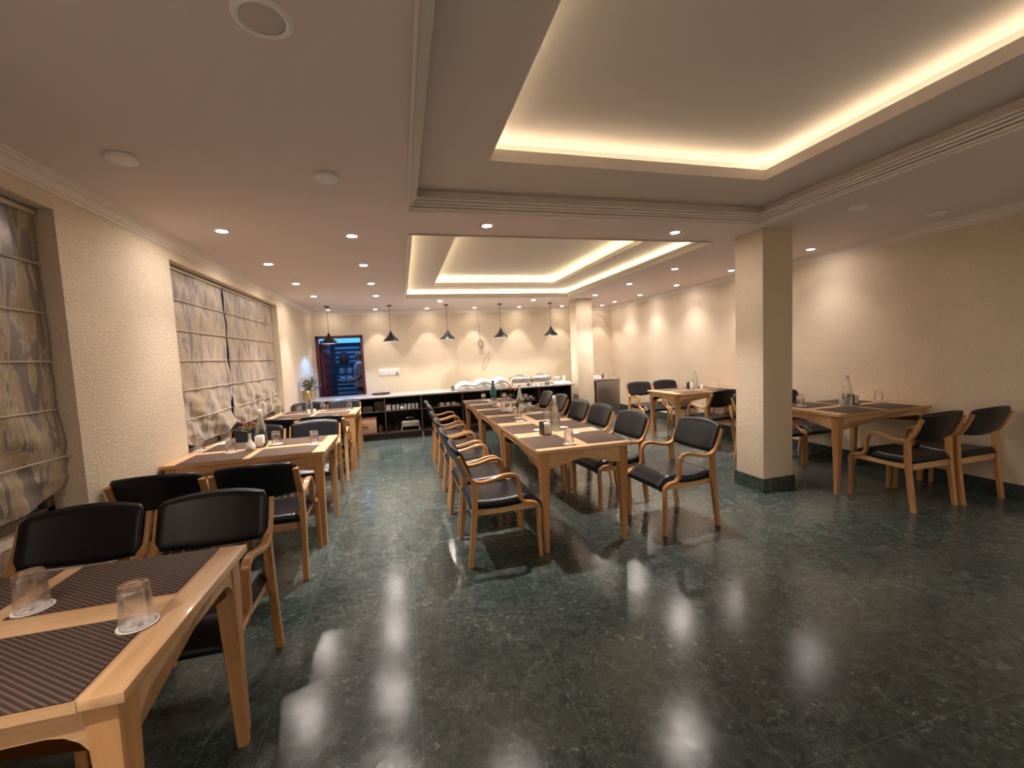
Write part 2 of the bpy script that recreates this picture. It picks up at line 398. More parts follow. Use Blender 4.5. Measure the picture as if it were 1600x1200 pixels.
# LED strips behind the lips
def ring_strip(I, z, off, m, w_=.010, h_=.006):
    q = MB(); a0, a1, c0, c1 = I
    q.box(a0 - off - w_, a0 - off, c0 - off, c1 + off, z, z + h_); q.box(a1 + off, a1 + off + w_, c0 - off, c1 + off, z, z + h_)
    q.box(a0 - off, a1 + off, c0 - off - w_, c0 - off, z, z + h_); q.box(a0 - off, a1 + off, c1 + off, c1 + off + w_, z, z + h_)
    return struct(q.build('trim_led_strip', m))
ring_strip(I1, H + DZ1 + .058, .11, M_led1)
ring_strip(I2, H + DZ1 + .044, .10, M_led2)
ring_strip(T2, H + .056, .085, M_led2)
# fluted mouldings (stepped) round each tray: rect frame sweep
def frame_sweep(T, prof, name, m, inward=True):
    x0, x1, y0, y1 = T; rows = []
    for (d, z) in prof:
        rows.append([(x0 + d, y0 + d, H + z), (x1 - d, y0 + d, H + z), (x1 - d, y1 - d, H + z), (x0 + d, y1 - d, H + z)])
    q = MB(); q.grid(rows, 0, True, False); return struct(q.build(name, m, recalc=False))
def flutes(d0, d1, z0, z1, n):
    p = [(d0, z0 + .006), (d0, z0)]
    for i in range(n):
        u1 = (i + 1) / n; a = (d0 + (d1 - d0) * i / n, z0 + (z1 - z0) * i / n); c = (d0 + (d1 - d0) * u1, z0 + (z1 - z0) * u1)
        hz = c[1] - a[1]; w_ = c[0] - a[0]
        # flat underside, small round nose, upright face, then an undercut groove before the next rib
        p += [(a[0] + w_ * .80, a[1]), (a[0] + w_ * .97, a[1] + hz * .10), (a[0] + w_, a[1] + hz * .25), (a[0] + w_, a[1] + hz * .74), (a[0] + w_ * .1, a[1] + hz * .80), (a[0] + w_ * .1, c[1])]
    p += [(d1, z1), (d1, z1 + .004), (d1 - .01, z1 + .006)]
    return p
pr = flutes(-.024, .044, -.014, .074, 5)
frame_sweep(T1, pr + [(-.0, .079)], 'trim_1', M_trim)
frame_sweep(T2, flutes(-.02, .032, -.012, .056, 4) + [(-.0, .062)], 'trim_2', M_trim)
# wall cornice
def cornice():
    q = MB(); prof = [(0, -.085), (.008, -.085), (.010, -.070), (.018, -.066), (.022, -.048), (.038, -.030), (.052, -.024), (.054, -.012), (.066, -.010), (.068, .002)]
    rows = []
    for (d, z) in prof: rows.append([(XL + d, Y0 + d, H + z), (XR - d, Y0 + d, H + z), (XR - d, Y1 - d, H + z), (XL + d, Y1 - d, H + z)])
    q.grid(rows, 0, True, False); return struct(q.build('trim_3', M_trim, recalc=False))
cornice()
# skirting
SK = .135
struct(MB().box(XR - .02, XR, Y0, Y1, 0, SK).build('baseboard_right', M_skirt))
struct(MB().box(XL, XL + .02, Y0, Y1, 0, SK).build('baseboard_left', M_skirt))
b = MB(); b.box(DX1 + .06, XR - .02, Y1 - .02, Y1, 0, SK); struct(b.build('baseboard_back', M_skirt))
# columns
def column(x, y, wx, wy):
    c = MB().box(x, x + wx, y, y + wy, 0, H, bev=.006).build('column', M_wall); struct(c)
    s = MB(); e = .014
    s.box(x - e, x + wx + e, y - e, y, 0, SK); s.box(x - e, x + wx + e, y + wy, y + wy + e, 0, SK); s.box(x - e, x, y, y + wy, 0, SK); s.box(x + wx, x + wx + e, y, y + wy, 0, SK)
    struct(s.build('column_skirting', M_skirt, c))
column(3.247, 3.187, .345, .333)
column(3.405, 7.80, .345, .333)

# ------------------------------------------------------------------ doorway and the room beyond
b = MB(); F = .05
b.box(DX0, DX0 + F, Y1 - .02, Y1 + .12, 0, DZ, bev=.004); b.box(DX1 - F, DX1, Y1 - .02, Y1 + .12, 0, DZ, bev=.004); b.box(DX0, DX1, Y1 - .02, Y1 + .12, DZ - F, DZ, bev=.004)
struct(b.build('door_1', M_red))
# open leaf, swung outwards on the left jamb, with raised diamond carving
b = MB(); b.box(0, .04, 0, .62, .02, 1.88, bev=.004)
for k in range(9): b.box(.04, .052, .06, .56, .12 + k * .2, .12 + k * .2 + .14, bev=.005)
lf = b.build('door_2', M_red); lf.location = (DX0 + .06, Y1 + .13, 0); lf.rotation_euler = (0, 0, -.10); struct(lf)
BX0, BX1, BY1 = -3.2, .2, 12.6
b = MB(); b.box(BX0, BX1, Y1 + .15, BY1, -.12, 0); struct(b.build('floor', M_dim))
b = MB(); b.box(BX0 - .1, BX0, Y1 + .15, BY1, 0, 3.0); struct(b.build('wall_service_left', M_bluwall))
b = MB(); b.box(BX1, BX1 + .1, Y1 + .15, BY1, 0, 3.0); struct(b.build('wall_service_right', M_bluwall))
b = MB(); b.box(BX0, BX1, BY1, BY1 + .1, 0, 1.95); struct(b.build('wall_service_back', M_bluwall))
# dusk sky showing over the low back wall of the service yard
b = MB(); b.box(BX0, BX1, BY1 + .6, BY1 + .62, 1.2, 4.2); struct(b.build('sky', M_sky))
# slatted shutter panel with stacked crates look -> open slatted rack
rk = thing('slatted_rack', (-1.62, 11.2, 0), 'tall blue slatted rack standing in the dusk beyond the doorway', 'rack')
b = MB(); b.box(0, .05, 0, .05, 0, 1.86); b.box(.62, .67, 0, .05, 0, 1.86); b.build('rack_post', M_trouser, rk)
for k in range(14):
    if k in (8, 9): continue
    s = MB(); s.box(.05, .62, -.005, .025, .28 + k * .112, .28 + k * .112 + .062); s.build('slat', M_blu, rk)
for j, zz in enumerate((.93, 1.13)):
    for i in range(3):
        bt = MB(); bt.box(-.065, .065, -.06, .06, 0, .135, bev=.012); bt.lathe([(.03, .135), (.03, .16), (0, .16)], n=12)
        o = bt.build('storage_jar', M_pane if False else mat('pale_blue_plastic', (.28, .42, .55), .3)); o.location = (-1.44 + i * .16, 11.26, zz + .0)
        tag(o, 'pale blue square jar, %s row, %s, rack beyond the doorway' % (('lower', 'upper')[j], ('leftmost', 'middle', 'rightmost')[i]), 'jar', 'square jars on the rack beyond the doorway')
for zz in (.925, 1.125):
    b = MB(); b.box(0.05, .62, -.02, .14, zz - .02, zz); b.build('shelf', M_trouser, rk)
cr = MB(); cr.lathe([(0, 0), (.08, .02), (.12, .12), (.10, .22), (.05, .30), (0, .32)], n=14)
o = cr.build('hanging_bag', mat('dark_maroon_cloth', (.05, .01, .015), .8)); o.location = (-1.36, 11.05, 1.36); tag(o, 'dark maroon bag hanging on the slatted rack beyond the doorway', 'bag')
b = MB(); b.box(0, .32, 0, .3, 0, 1.82, bev=.01); b.box(.02, .30, -.012, 0, .05, 1.77)
o = b.build('metal_locker', M_blu); o.location = (-.93, 11.6, 0); tag(o, 'narrow blue locker behind the person beyond the doorway', 'locker')
b = MB(); b.box(0, .5, 0, .5, 0, .60, bev=.03)
o = b.build('plastic_crate', M_trouser); o.location = (-1.86 - .3, 10.3, 0); tag(o, 'dark crate on the ground beyond the open maroon door leaf', 'crate')
ld = bpy.data.lights.new('service_blue_fill', 'AREA'); ld.energy = 7; ld.color = (.25, .5, 1.0); ld.shape = 'RECTANGLE'; ld.size = 1.2; ld.size_y = .08  # added lamp, hidden overhead, to give the service area its blue light
tl = MB(); tl.box(-.6, .6, -.03, .03, 0, .04, bev=.008); tube = tl.build('added_fill_tube', emi('fill_tube_blue', (.35, .6, 1.), 2.)); tube.location = (-1.3, 10.2, 2.36); tag(tube, 'added bluish fill tube, unseen above the service area behind the back wall', 'tube light')
lo = bpy.data.objects.new('fill_tube_lamp', ld); COL.objects.link(lo); lo.location = (0, 0, -.02); lo.parent = tube
struct(MB().box(BX0, BX1, Y1 + .15, BY1 - 1.2, 2.42, 2.5).build('ceiling', M_bluwall))

# person beyond the doorway
def person():
    p = thing('person', (-.93, 10.35, 0), 'person in a grey short-sleeved shirt standing beyond the back doorway', 'person')
    P = {'pel': (0, 0, .92), 'wst': (0, 0, 1.08), 'chs': (0, .0, 1.27), 'nck': (0, .0, 1.40), 'hd0': (-.01, 0, 1.47), 'hd1': (-.02, 0, 1.555), 'hd2': (-.01, 0, 1.63),
         'shl': (.0, -.17, 1.34), 'ell': (.03, -.215, 1.08), 'wrl': (-.14, -.19, 1.0), 'shr': (.0, .17, 1.34), 'elr': (.03, .215, 1.08), 'wrr': (-.17, .15, 1.02),
         'hpl': (0, -.09, .88), 'knl': (-.03, -.10, .47), 'anl': (.0, -.10, .08), 'tol': (-.16, -.11, .035), 'hpr': (0, .09, .88), 'knr': (-.03, .10, .47), 'anr': (0, .10, .08), 'tor': (-.16, .11, .035)}
    Rd = {'pel': .135, 'wst': .125, 'chs': .145, 'nck': .055, 'hd0': .065, 'hd1': .088, 'hd2': .075, 'shl': .065, 'ell': .043, 'wrl': .03, 'shr': .065, 'elr': .043, 'wrr': .03,
          'hpl': .09, 'knl': .06, 'anl': .04, 'tol': .032, 'hpr': .09, 'knr': .06, 'anr': .04, 'tor': .032}
    E = [('pel', 'wst'), ('wst', 'chs'), ('chs', 'nck'), ('nck', 'hd0'), ('hd0', 'hd1'), ('hd1', 'hd2'), ('chs', 'shl'), ('shl', 'ell'), ('ell', 'wrl'), ('chs', 'shr'), ('shr', 'elr'), ('elr', 'wrr'),
         ('pel', 'hpl'), ('hpl', 'knl'), ('knl', 'anl'), ('anl', 'tol'), ('pel', 'hpr'), ('hpr', 'knr'), ('knr', 'anr'), ('anr', 'tor')]
    P['nose'] = (-.115, 0, 1.545); Rd['nose'] = .012; E.append(('hd1', 'nose'))
    for s_, y in (('l', -.19), ('r', .15)):   # palms and fingers
        wv = Vector(P['wr' + s_]); P['pm' + s_] = wv + Vector((-.07, 0, -.01)); Rd['pm' + s_] = .024; E.append(('wr' + s_, 'pm' + s_))
        for k in range(4):
            P['f%s%d' % (s_, k)] = wv + Vector((-.15 + abs(k - 1.5) * .008, (k - 1.5) * .02, -.03)); Rd['f%s%d' % (s_, k)] = .008; E.append(('pm' + s_, 'f%s%d' % (s_, k)))
        P['t' + s_] = wv + Vector((-.08, .045, .02)); Rd['t' + s_] = .009; E.append(('wr' + s_, 't' + s_))
    ks = list(P); me = bpy.data.meshes.new('body'); me.from_pydata([P[k] for k in ks], [(ks.index(a), ks.index(c)) for a, c in E], [])
    o = bpy.data.objects.new('body', me); COL.objects.link(o); o.parent = p
    md = o.modifiers.new('skin', 'SKIN'); sv = me.skin_vertices[0].data
    for i, k in enumerate(ks): sv[i].radius = (Rd[k], Rd[k]); sv[i].use_root = (k == 'pel')
    ss = o.modifiers.new('sub', 'SUBSURF'); ss.levels = 2; ss.render_levels = 2
    me.materials.append(M_skin)
    # shirt
    s = MB()
    def ring(cx, cy, z, a, c, n=20): return [(cx + a * math.cos(2 * PI * k / n), cy + c * math.sin(2 * PI * k / n), z) for k in range(n)]
    s.grid([ring(0, 0, .84, .165, .195), ring(0, 0, .95, .158, .19), ring(0, 0, 1.08, .148, .18), ring(0, 0, 1.22, .155, .2), ring(0, 0, 1.33, .14, .215), ring(0, 0, 1.385, .10, .17), ring(0, 0, 1.42, .065, .075), ring(0, 0, 1.43, .060, .062)], 0, True)
    for sg in (-1, 1): s.tube([(0, sg * .13, 1.37), (0, sg * .19, 1.33), (.015, sg * .212, 1.22), (.03, sg * .225, 1.11)], [.07, .078, .068, .062], 14)
    s.build('shirt', M_shirt, p)
    t = MB()
    for sg in (-1, 1): t.tube([(0, sg * .085, .93), (0, sg * .095, .8), (-.03, sg * .10, .47), (0, sg * .10, .09)], [.115, .105, .078, .06], 14)
    t.build('trousers', M_trouser, p)
    h = MB(); h.grid([ring(-.0 + .015 * (1 - k / 6), 0, 1.545 + .105 * math.sin(k / 6 * PI / 2) + .005, .1 * math.cos(k / 6 * PI / 2) + .002, .092 * math.cos(k / 6 * PI / 2) + .002) for k in range(7)], 0, True)
    h.build('hair', M_hair, p)
    for sg in (-1, 1): MB().lathe([(0, -.008), (.007, -.004), (.008, 0), (.007, .004), (0, .008)], (-.098, sg * .032, 1.565), 8).build('eye', M_black, p)
    for sg in (-1, 1): MB().lathe([(0, -.028), (.010, -.015), (.012, .01), (0, .028)], (0, sg * .094, 1.555), 8).build('ear', M_skin, p)
    m = MB(); m.box(-.102, -.09, -.022, .022, 1.497, 1.506, bev=.002); m.build('mouth', M_red, p)
person()

# ------------------------------------------------------------------ roman blinds
def blind(y0, y1, z0, z1, label, seed, sag=.02, group='roman blinds in the left wall windows'):
    rnd = random.Random(seed); ny, nz = 70, 120
    t = thing('roman_blind', (XL - .085, (y0 + y1) / 2, z0), label, 'blind', group)
    hw = (y1 - y0) / 2; hh = z1 - z0; pitch = .2535
    ph = [rnd.uniform(0, 6) for _ in range(8)]
    rows = []
    for i in range(nz + 1):
        z = hh * i / nz; row = []
        frm_top = (z1 - (z0 + z)) % pitch / pitch
        low = max(0, 1 - z / .75)
        for j in range(ny + 1):
            u = j / ny * 2 - 1; y = u * hw
            x = .012 * math.sin(frm_top * PI) * (.4 + .6 * low)
            x += (.003 + .012 * low) * math.sin(y * 9 + ph[0] + 3 * math.sin(z * 5 + ph[1])) + (.002 + .008 * low) * math.sin(y * 23 + z * 17 * (1 - .3 * u) + ph[2]) + .004 * low * math.sin(z * 60 + y * 11 + ph[3])
            x += low * .018 * math.sin((z * 9 + abs(u) * 3) + ph[4])
            yy = y + .012 * low * (1 if u > 0 else -1) * u * u
            zz = z
            if z < .12: zz = z + (abs(u) ** 5) * .07 * (1 - z / .12) - sag * (1 - u * u) * (1 - z / .12)
            row.append((x, yy, zz))
        rows.append(row)
    b = MB(); b.grid(rows); o = b.build('fabric', M_blind, t, auto=False)
    sm = o.modifiers.new('thickness', 'SOLIDIFY'); sm.thickness = .003; sm.offset = 0
    k = 1
    while k * pitch < hh - .05:
        z = hh - k * pitch
        low = max(0, 1 - z / .75)
        b = MB(); pts = []
        for j in range(25):
            u = j / 24 * 2 - 1; y = u * hw
            pts.append((.006 + (.003 + .012 * low) * math.sin(y * 9 + ph[0] + 3 * math.sin(z * 5 + ph[1])) + low * .018 * math.sin((z * 9 + abs(u) * 3) + ph[4]) + .004, y, z))
        b.tube(pts, .0055, 6); b.build('rod_pocket', M_rod, t); k += 1
    b = MB(); b.box(-.02, .018, -hw, hw, hh - .004, hh + .022, bev=.003); b.build('headrail', M_rod, t)
    return t
blind(1.37, 2.775, .78, 2.262, 'silver and gold satin roman blind in the nearer window of the left wall', 1, .03)
blind(3.96, 5.125, .775, 2.262, 'bark-patterned satin roman blind, nearer half of the far left window', 2)
blind(5.165, 6.835, .775, 2.262, 'bark-patterned satin roman blind, farther half of the far left window beside the pot', 3)

# ------------------------------------------------------------------ chair
PATH = [(-.030, .765), (.008, .665), (.050, .585), (.110, .568), (.200, .582), (.280, .607), (.355, .600), (.376, .530), (.376, .440), (.405, .398), (.470, .392), (.512, .365), (.506, .20), (.512, 0)]
RADS = [0, .03, .045, .03, .04, .04, .05, .04, .045, .03, .03, .045, .1, 0]
FULL = fillet(PATH, RADS, 6)
def make_chair(label, group):
    t = thing('dining_armchair', (0, 0, 0), label, 'chair', group)
    # local origin: centre of the chair's footprint; +y is the front
    OY = -.256
    W = .036; X = .236
    ci = next(i for i, p in enumerate(FULL) if p.x > .505 and p.y < .37)
    for sg in (-1, 1):
        up = [(p.x + OY, p.y) for p in FULL[:ci + 1]]; lo_ = [(p.x + OY, p.y) for p in FULL[ci:]]
        MB().sweep(up, .025, W, sg * X).build('armrest', M_arm, t)
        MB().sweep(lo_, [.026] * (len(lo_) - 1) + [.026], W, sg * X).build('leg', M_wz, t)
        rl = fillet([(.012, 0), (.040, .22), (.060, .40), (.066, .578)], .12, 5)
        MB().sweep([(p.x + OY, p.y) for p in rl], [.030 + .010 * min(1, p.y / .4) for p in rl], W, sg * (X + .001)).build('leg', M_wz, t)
    # seat frame rails
    b = MB(); z0, z1 = .335, .388
    for sg in (-1, 1):
        b.loft([[(sg * (X - .017), OY + y, z) for (y, z) in ((.045, z0 + .004), (.495, z0 + .01), (.495, z1 - .03), (.46, z1), (.045, z1))],
                [(sg * (X - .038), OY + y, z) for (y, z) in ((.045, z0 + .004), (.495, z0 + .01), (.495, z1 - .03), (.46, z1), (.045, z1))]])
    b.box(-X + .018, X - .018, OY + .045, OY + .067, z0, z1, bev=.002); b.box(-X + .038, X - .038, OY + .455, OY + .475, z0 + .008, z1 - .015, bev=.002)
    b.build('seat_frame', M_wx, t)
    # seat pad: section swept in x with waterfall front
    ny, nx = 18, 14; sw = .452 / 2
    def seatrow(top):
        rows = []
        for i in range(ny + 1):
            v = i / ny; row = []
            y = .030 + v * .492
            zt_ = .438 - .014 * math.sin(min(1, v * 1.25) * PI) * 1. + .004
            if v > .80: zt_ -= .055 * ((v - .80) / .20) ** 2.0
            for j in range(nx + 1):
                u = j / nx * 2 - 1
                e = 1 - max(0, (abs(u) - .86) / .14) ** 2 * 1.0
                ee = 1 - max(0, (.06 - v) / .06) ** 2
                th = .05 * math.sqrt(max(0, e)) * math.sqrt(max(0, ee)) if top else 0
                wdt = sw * (1. if v < .8 else 1. + .0 * v)
                zb = zt_ - .05
                row.append((u * wdt, OY + y, zb + (th if top else 0) + .002))
            rows.append(row)
        return rows
    top, bot = seatrow(True), seatrow(False)
    b = MB()
    b.grid(top); b.grid([r[::-1] for r in bot])
    nose = []
    for k in range(7):   # rounded front nose
        a = k / 6 * PI
        nose.append([((top[-1][j][0]), top[-1][j][1] + .02 * math.sin(a), (top[-1][j][2] + bot[-1][j][2]) / 2 + (top[-1][j][2] - bot[-1][j][2]) / 2 * math.cos(a)) for j in range(nx + 1)])
    b.grid(nose)
    bmesh.ops.remove_doubles(b.bm, verts=b.bm.verts, dist=.0004)
    b.build('seat', M_lea, t, auto=False)
    # backrest pad
    nx, nz = 20, 14; pw = .474 / 2
    def prow(front):
        rows = []
        for i in range(nz + 1):
            v = i / nz; row = []
            for j in range(nx + 1):
                u = j / nx * 2 - 1
                rc = .10    # corner rounding
                zb, ztp = .592 - .024 * (1 - u * u), .800 + .022 * (1 - u * u)
                cu = max(0, (abs(u) - .9) / .1); cz = .022 * (1 - math.sqrt(max(0, 1 - cu * cu)))
                zb += cz; ztp -= cz
                z = zb + (ztp - zb) * v
                lean = -.032 + (.765 - z) * .37
                bow = -.040 * (1 - u * u)
                e = min(1, (1 - abs(u)) / .07, v / .14 if v < .5 else (1 - v) / .14); e = math.sqrt(max(0, 1 - (1 - e) ** 2))
                y = lean + bow + .022 + (.019 * e if front else -.015 * e)
                row.append((u * pw, OY + y, z))
            rows.append(row)
        return rows
    b = MB(); f1, f2 = prow(True), prow(False)
    b.grid(f1); b.grid([r[::-1] for r in f2])
    bmesh.ops.remove_doubles(b.bm, verts=b.bm.verts, dist=.0004)
    b.build('backrest', M_lea, t, auto=False)
    return t
# (centre x, centre y, rotation, label, group)
G1, G2, G3, G4, G5, G6, G7 = 'armchairs on the left side of the long table', 'armchairs on the right side of the long table', 'armchairs at the nearest window-side table', 'armchairs at the middle window-side table', 'armchairs at the far window-side table', 'armchairs at the table behind the big column', 'armchairs at the far right table'
chairs = []
# left side of the long row (face +x : rz = -90deg)
ly = [2.985, 3.535, 4.205, 4.765, 5.52, 6.05]
ordn = ['nearest', 'second nearest', 'third nearest', 'fourth nearest', 'second farthest', 'farthest']
lx = [.612, .60, .60, .60, .61, .60]
for k in range(6):
    chairs.append((lx[k], ly[k], -PI / 2 + (0, .02, -.01, .02, 0, -.02)[k], 'black and oak armchair, %s in the long table\'s left row' % ordn[k], G1))
chairs.append((2.092, 2.965, PI / 2 + .06, 'black and oak armchair pulled out at the near right end of the long table', G2))
ry = [3.60, 4.27, 4.80, 5.64, 6.23]; rx = [1.86, 1.86, 1.84, 1.91, 1.91]
for k in range(5):
    chairs.append((rx[k], ry[k], PI / 2 + (.09, .05, .05, .0, 0)[k], 'black and oak armchair, %s from the camera in the long table\'s right row' % ['second', 'third', 'fourth', 'fifth', 'sixth'][k], G2))
chairs += [(-.925, 2.05, PI, 'black armchair facing the camera behind the nearest table, on its aisle side', G3),
           (-1.446, 2.047, PI, 'black armchair facing the camera behind the nearest table, on its window side', G3),
           (-.936, 3.207, 0, 'black armchair with its back to the camera at the middle window table, aisle side', G4),
           (-1.453, 3.192, .0, 'black armchair with its back to the camera at the middle window table, window side', G4),
           (-.94, 4.605, PI, 'black armchair facing the camera behind the middle window table, aisle side', G4),
           (-1.458, 4.50, PI, 'black armchair facing the camera behind the middle window table, window side', G4),
           (-.945, 5.555, 0, 'black armchair with its back to the camera at the far window table, aisle side', G5),
           (-1.455, 5.555, 0, 'black armchair with its back to the camera at the far window table, window side', G5),
           (-.94, 6.96, PI, 'black armchair in front of the counter at the far window table, aisle side', G5),
           (-1.455, 6.86, PI, 'black armchair beside the gold flower pot at the far window table, window side', G5),
           (4.15, 2.63, 0, 'black and oak armchair right of the big column with its back turned, aisle side', G6),
           (4.674, 2.605, .0, 'armchair against the right wall with its back turned, at the near right table', G6),
           (4.155, 4.02, PI, 'black armchair mostly hidden by the big column, behind the near right table', G6),
           (4.675, 4.02, PI, 'black armchair just right of the big column, behind the near right table', G6),
           (4.15, 5.02, .14, 'black armchair with back turned, far right table, just left of the big column', G7),
           (4.69, 4.90, 0, 'black armchair by the right wall, near side of the far right table', G7),
           (4.13, 6.50, PI, 'black and oak armchair behind the far right table, nearer the steel cabinet', G7),
           (4.665, 6.50, PI, 'black and oak armchair behind the far right table, against the right wall', G7)]
base = make_chair(chairs[0][3], chairs[0][4])
base.location = (chairs[0][0], chairs[0][1], 0); base.rotation_euler = (0, 0, chairs[0][2])
for c in chairs[1:]: dup(base, (c[0], c[1], 0), c[2], c[3], c[4])

# ------------------------------------------------------------------ tables (long axis = local x)
def make_table(Lx, Wy, loc, rz, label, group=None):
    t = thing('dining_table', loc, label, 'table', group, rz)
    a, c = Lx / 2, Wy / 2; zt_, th = .75, .026
    b = MB(); e = .085
    def plank(x0, x1, y0, y1, mi, ch=.004):
        b.box(x0, x1, y0, y1, zt_ - th, zt_, mi, bev=.003)
    plank(-a, -a + e, -c, c, 1); plank(a - e, a, -c, c, 1)
    n = 5; wd = 2 * c / n
    b.box(-a + e, a - e, -c, c, zt_ - th + .001, zt_ - .0006, 0)
    b.build('tabletop', [M_wx, M_wy], t)
    ins = .022
    for sx in (-1, 1):
        for sy in (-1, 1):
            X0, Yy0 = sx * (a - ins), sy * (c - ins)
            secs = []
            for (z, tw, off) in ((.724, .072, 0), (.60, .066, .002), (.35, .053, .007), (.0, .036, .014)):
                xo_, yo_ = X0 - sx * off, Yy0 - sy * off; xi, yi = xo_ - sx * tw, yo_ - sy * tw; ch = .005
                q = [(xo_ - sx * ch, yo_), (xo_, yo_ - sy * ch), (xo_, yi + sy * ch), (xo_ - sx * ch, yi), (xi + sx * ch, yi), (xi, yi + sy * ch), (xi, yo_ - sy * ch), (xi + sx * ch, yo_)]
                secs.append([(x, y, z) for x, y in q])
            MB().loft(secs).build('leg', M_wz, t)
    # aprons with curved corner brackets
    b = MB(); ah = .062; tk = .022
    def apron(half, fixed, axis):
        R = .080; top = .7235
        prof = [(-half, top), (half, top)]
        low = []
        n = 8
        for k in range(n + 1):
            g = k / n * PI / 2; low.append((half - R * (1 - math.sin(g)) if False else half - R * (1 - math.cos(PI / 2 - g)), top - ah - R * (1 - math.sin(PI / 2 - g))))
        pts_r = [(half, top - ah - R)] + [(half - R * math.sin(k / n * PI / 2), top - ah - R * (1 - math.sin(k / n * PI / 2)) ) for k in range(0, 0)]
        arc = [(half - R + R * math.cos(g), top - ah - R + R * math.sin(g)) for g in [k / n * PI / 2 for k in range(n + 1)]]
        # concave quarter: centre inside the opening
        arc = [(half - R * (1 - math.cos(g)) , top - ah - R * (1 - math.sin(g))) for g in [k / n * PI / 2 for k in range(n + 1)]]
        left = [(-x, z) for x, z in arc[::-1]]
        poly = [(-half, top), (half, top)] + arc + left
        r1, r2 = [], []
        for (s_, z) in poly:
            if axis == 0: r1.append((s_, fixed, z)); r2.append((s_, fixed - math.copysign(tk, fixed), z))
            else: r1.append((fixed, s_, z)); r2.append((fixed - math.copysign(tk, fixed), s_, z))
        v1 = [b.bm.verts.new(p) for p in r1]; v2 = [b.bm.verts.new(p) for p in r2]
        b.bm.faces.new(v1); b.bm.faces.new(v2[::-1])
        for i in range(len(v1)):
            j = (i + 1) % len(v1); b.bm.faces.new((v1[i], v2[i], v2[j], v1[j]))
    for s_ in (-1, 1):
        apron(a - ins - .060, s_ * (c - ins - .006), 0); apron(c - ins - .060, s_ * (a - ins - .006), 1)
    bmesh.ops.triangulate(b.bm, faces=[f for f in b.bm.faces if len(f.verts) > 4])
    b.build('apron', M_wx, t)
    return t
TW = .727
GT = 'oak tables pushed together in the long row'
tc = []
Lc = 1.212
tb = make_table(Lc, TW, (.8706 + TW / 2, 2.727 + Lc / 2, 0), PI / 2, 'oak dining table, nearest of the three pushed together in the centre', GT)
dup(tb, (.8706 + TW / 2, 2.727 + Lc * 1.5 + .001, 0), PI / 2, 'oak dining table, middle one of the three pushed together in the centre')
dup(tb, (.8706 + TW / 2, 2.727 + Lc * 2.5 + .002, 0), PI / 2, 'oak dining table, farthest of the three pushed together, towards the counter')
Ll = 1.088; xl = -.617 - Ll / 2
tA = make_table(Ll, .742, (xl, 1.409, 0), 0, 'oak dining table in the lower left corner with two upturned glasses', 'oak tables along the window wall')
dup(tA, (xl, 3.830, 0), 0, 'oak dining table at the pier between the windows, with coral roses')
dup(tA, (xl - .003, 6.187, 0), 0, 'oak dining table by the left wall nearest the counter, with the clear bottle')
tR = make_table(1.165, .735, (3.757 + .583, 3.240, 0), 0, 'oak dining table at the right wall just right of the big column', 'oak tables along the right wall')
dup(tR, (3.757 + .583, 5.545, 0), 0, 'oak dining table at the right wall seen left of the big column')

# ------------------------------------------------------------------ tableware prototypes
TZ = .7505
def mat_mesh():
    b = MB(); b.box(-.21, .21, -.158, .158, 0, .0022, bev=.0008); return b
protos = {}
def place(kind, maker, loc, rz, label, cat, group):
    if kind not in protos:
        o = maker(); protos[kind] = o; o.location = loc; o.rotation_euler = (0, 0, rz); tag(o, label, cat, group); return o
    return dup(protos[kind], loc, rz, label, group)
def mk_mat(): return mat_mesh().build('placemat', M_mat)
def mk_coaster():
    t = bpy.data.objects.new('paper_coaster', None); COL.objects.link(t)
    MB().lathe([(0, 0), (.046, 0), (.046, .0012), (0, .0012)], n=32).build('disc', M_paper, t)
    q = MB()
    q.lathe([(.0385, .0012), (.0385, .0016), (.0365, .0016), (.0365, .0012)], n=32)
    for k in range(7): q.box(-.020 + k * .006, -.0165 + k * .006, -.004, .004 + (k % 3) * .002, .0012, .0015)
    q.box(-.006, .006, .012, .022, .0012, .0015); q.box(-.014, .014, -.013, -.011, .0012, .0015)
    q.build('printed_mark', M_dark, t)
    return t
def mk_glass():
    # upside-down tumbler: mouth on the coaster, thick base on top
    prof = [(.0388, 0), (.0380, .03), (.0342, .094), (.0338, .104), (.0318, .1075), (.027, .1075), (.024, .105), (0, .104)]
    inn = [(.0, .087), (.022, .088), (.0292, .091), (.0318, .084), (.0358, .03), (.0368, 0), (.0388, 0)]
    o = MB().lathe(prof + inn, n=28).build('glass_tumbler', M_tumbler); return o
def mk_bottle():
    t = bpy.data.objects.new('glass_bottle', None); COL.objects.link(t)
    MB().lathe([(0, .004), (.040, 0), (.0435, .006), (.0435, .115), (.041, .140), (.028, .195), (.0155, .245), (.0135, .262), (.0175, .266), (.0175, .275), (.0145, .277), (.0145, .262), (.026, .196), (.039, .139), (.0415, .115), (.0415, .01), (0, .01)], n=28).build('body', M_glass, t)
    q = MB(); q.lathe([(.0142, .275), (.016, .285), (.0165, .298), (.011, .306), (0, .307)], n=16); q.build('stopper', M_white, t)
    q = MB(); q.tube([(.018, 0, .262), (.024, 0, .272), (.022, 0, .30), (.0, 0, .309), (-.022, 0, .30), (-.024, 0, .272), (-.018, 0, .262)], .0014, 6)
    q.lathe([(.0165, .256), (.0165, .262)], n=16); q.build('wire_clip', M_steel, t)
    MB().lathe([(0, .011), (.0408, .011), (.0408, .085), (0, .085)], n=24).build('water', M_water, t)
    return t
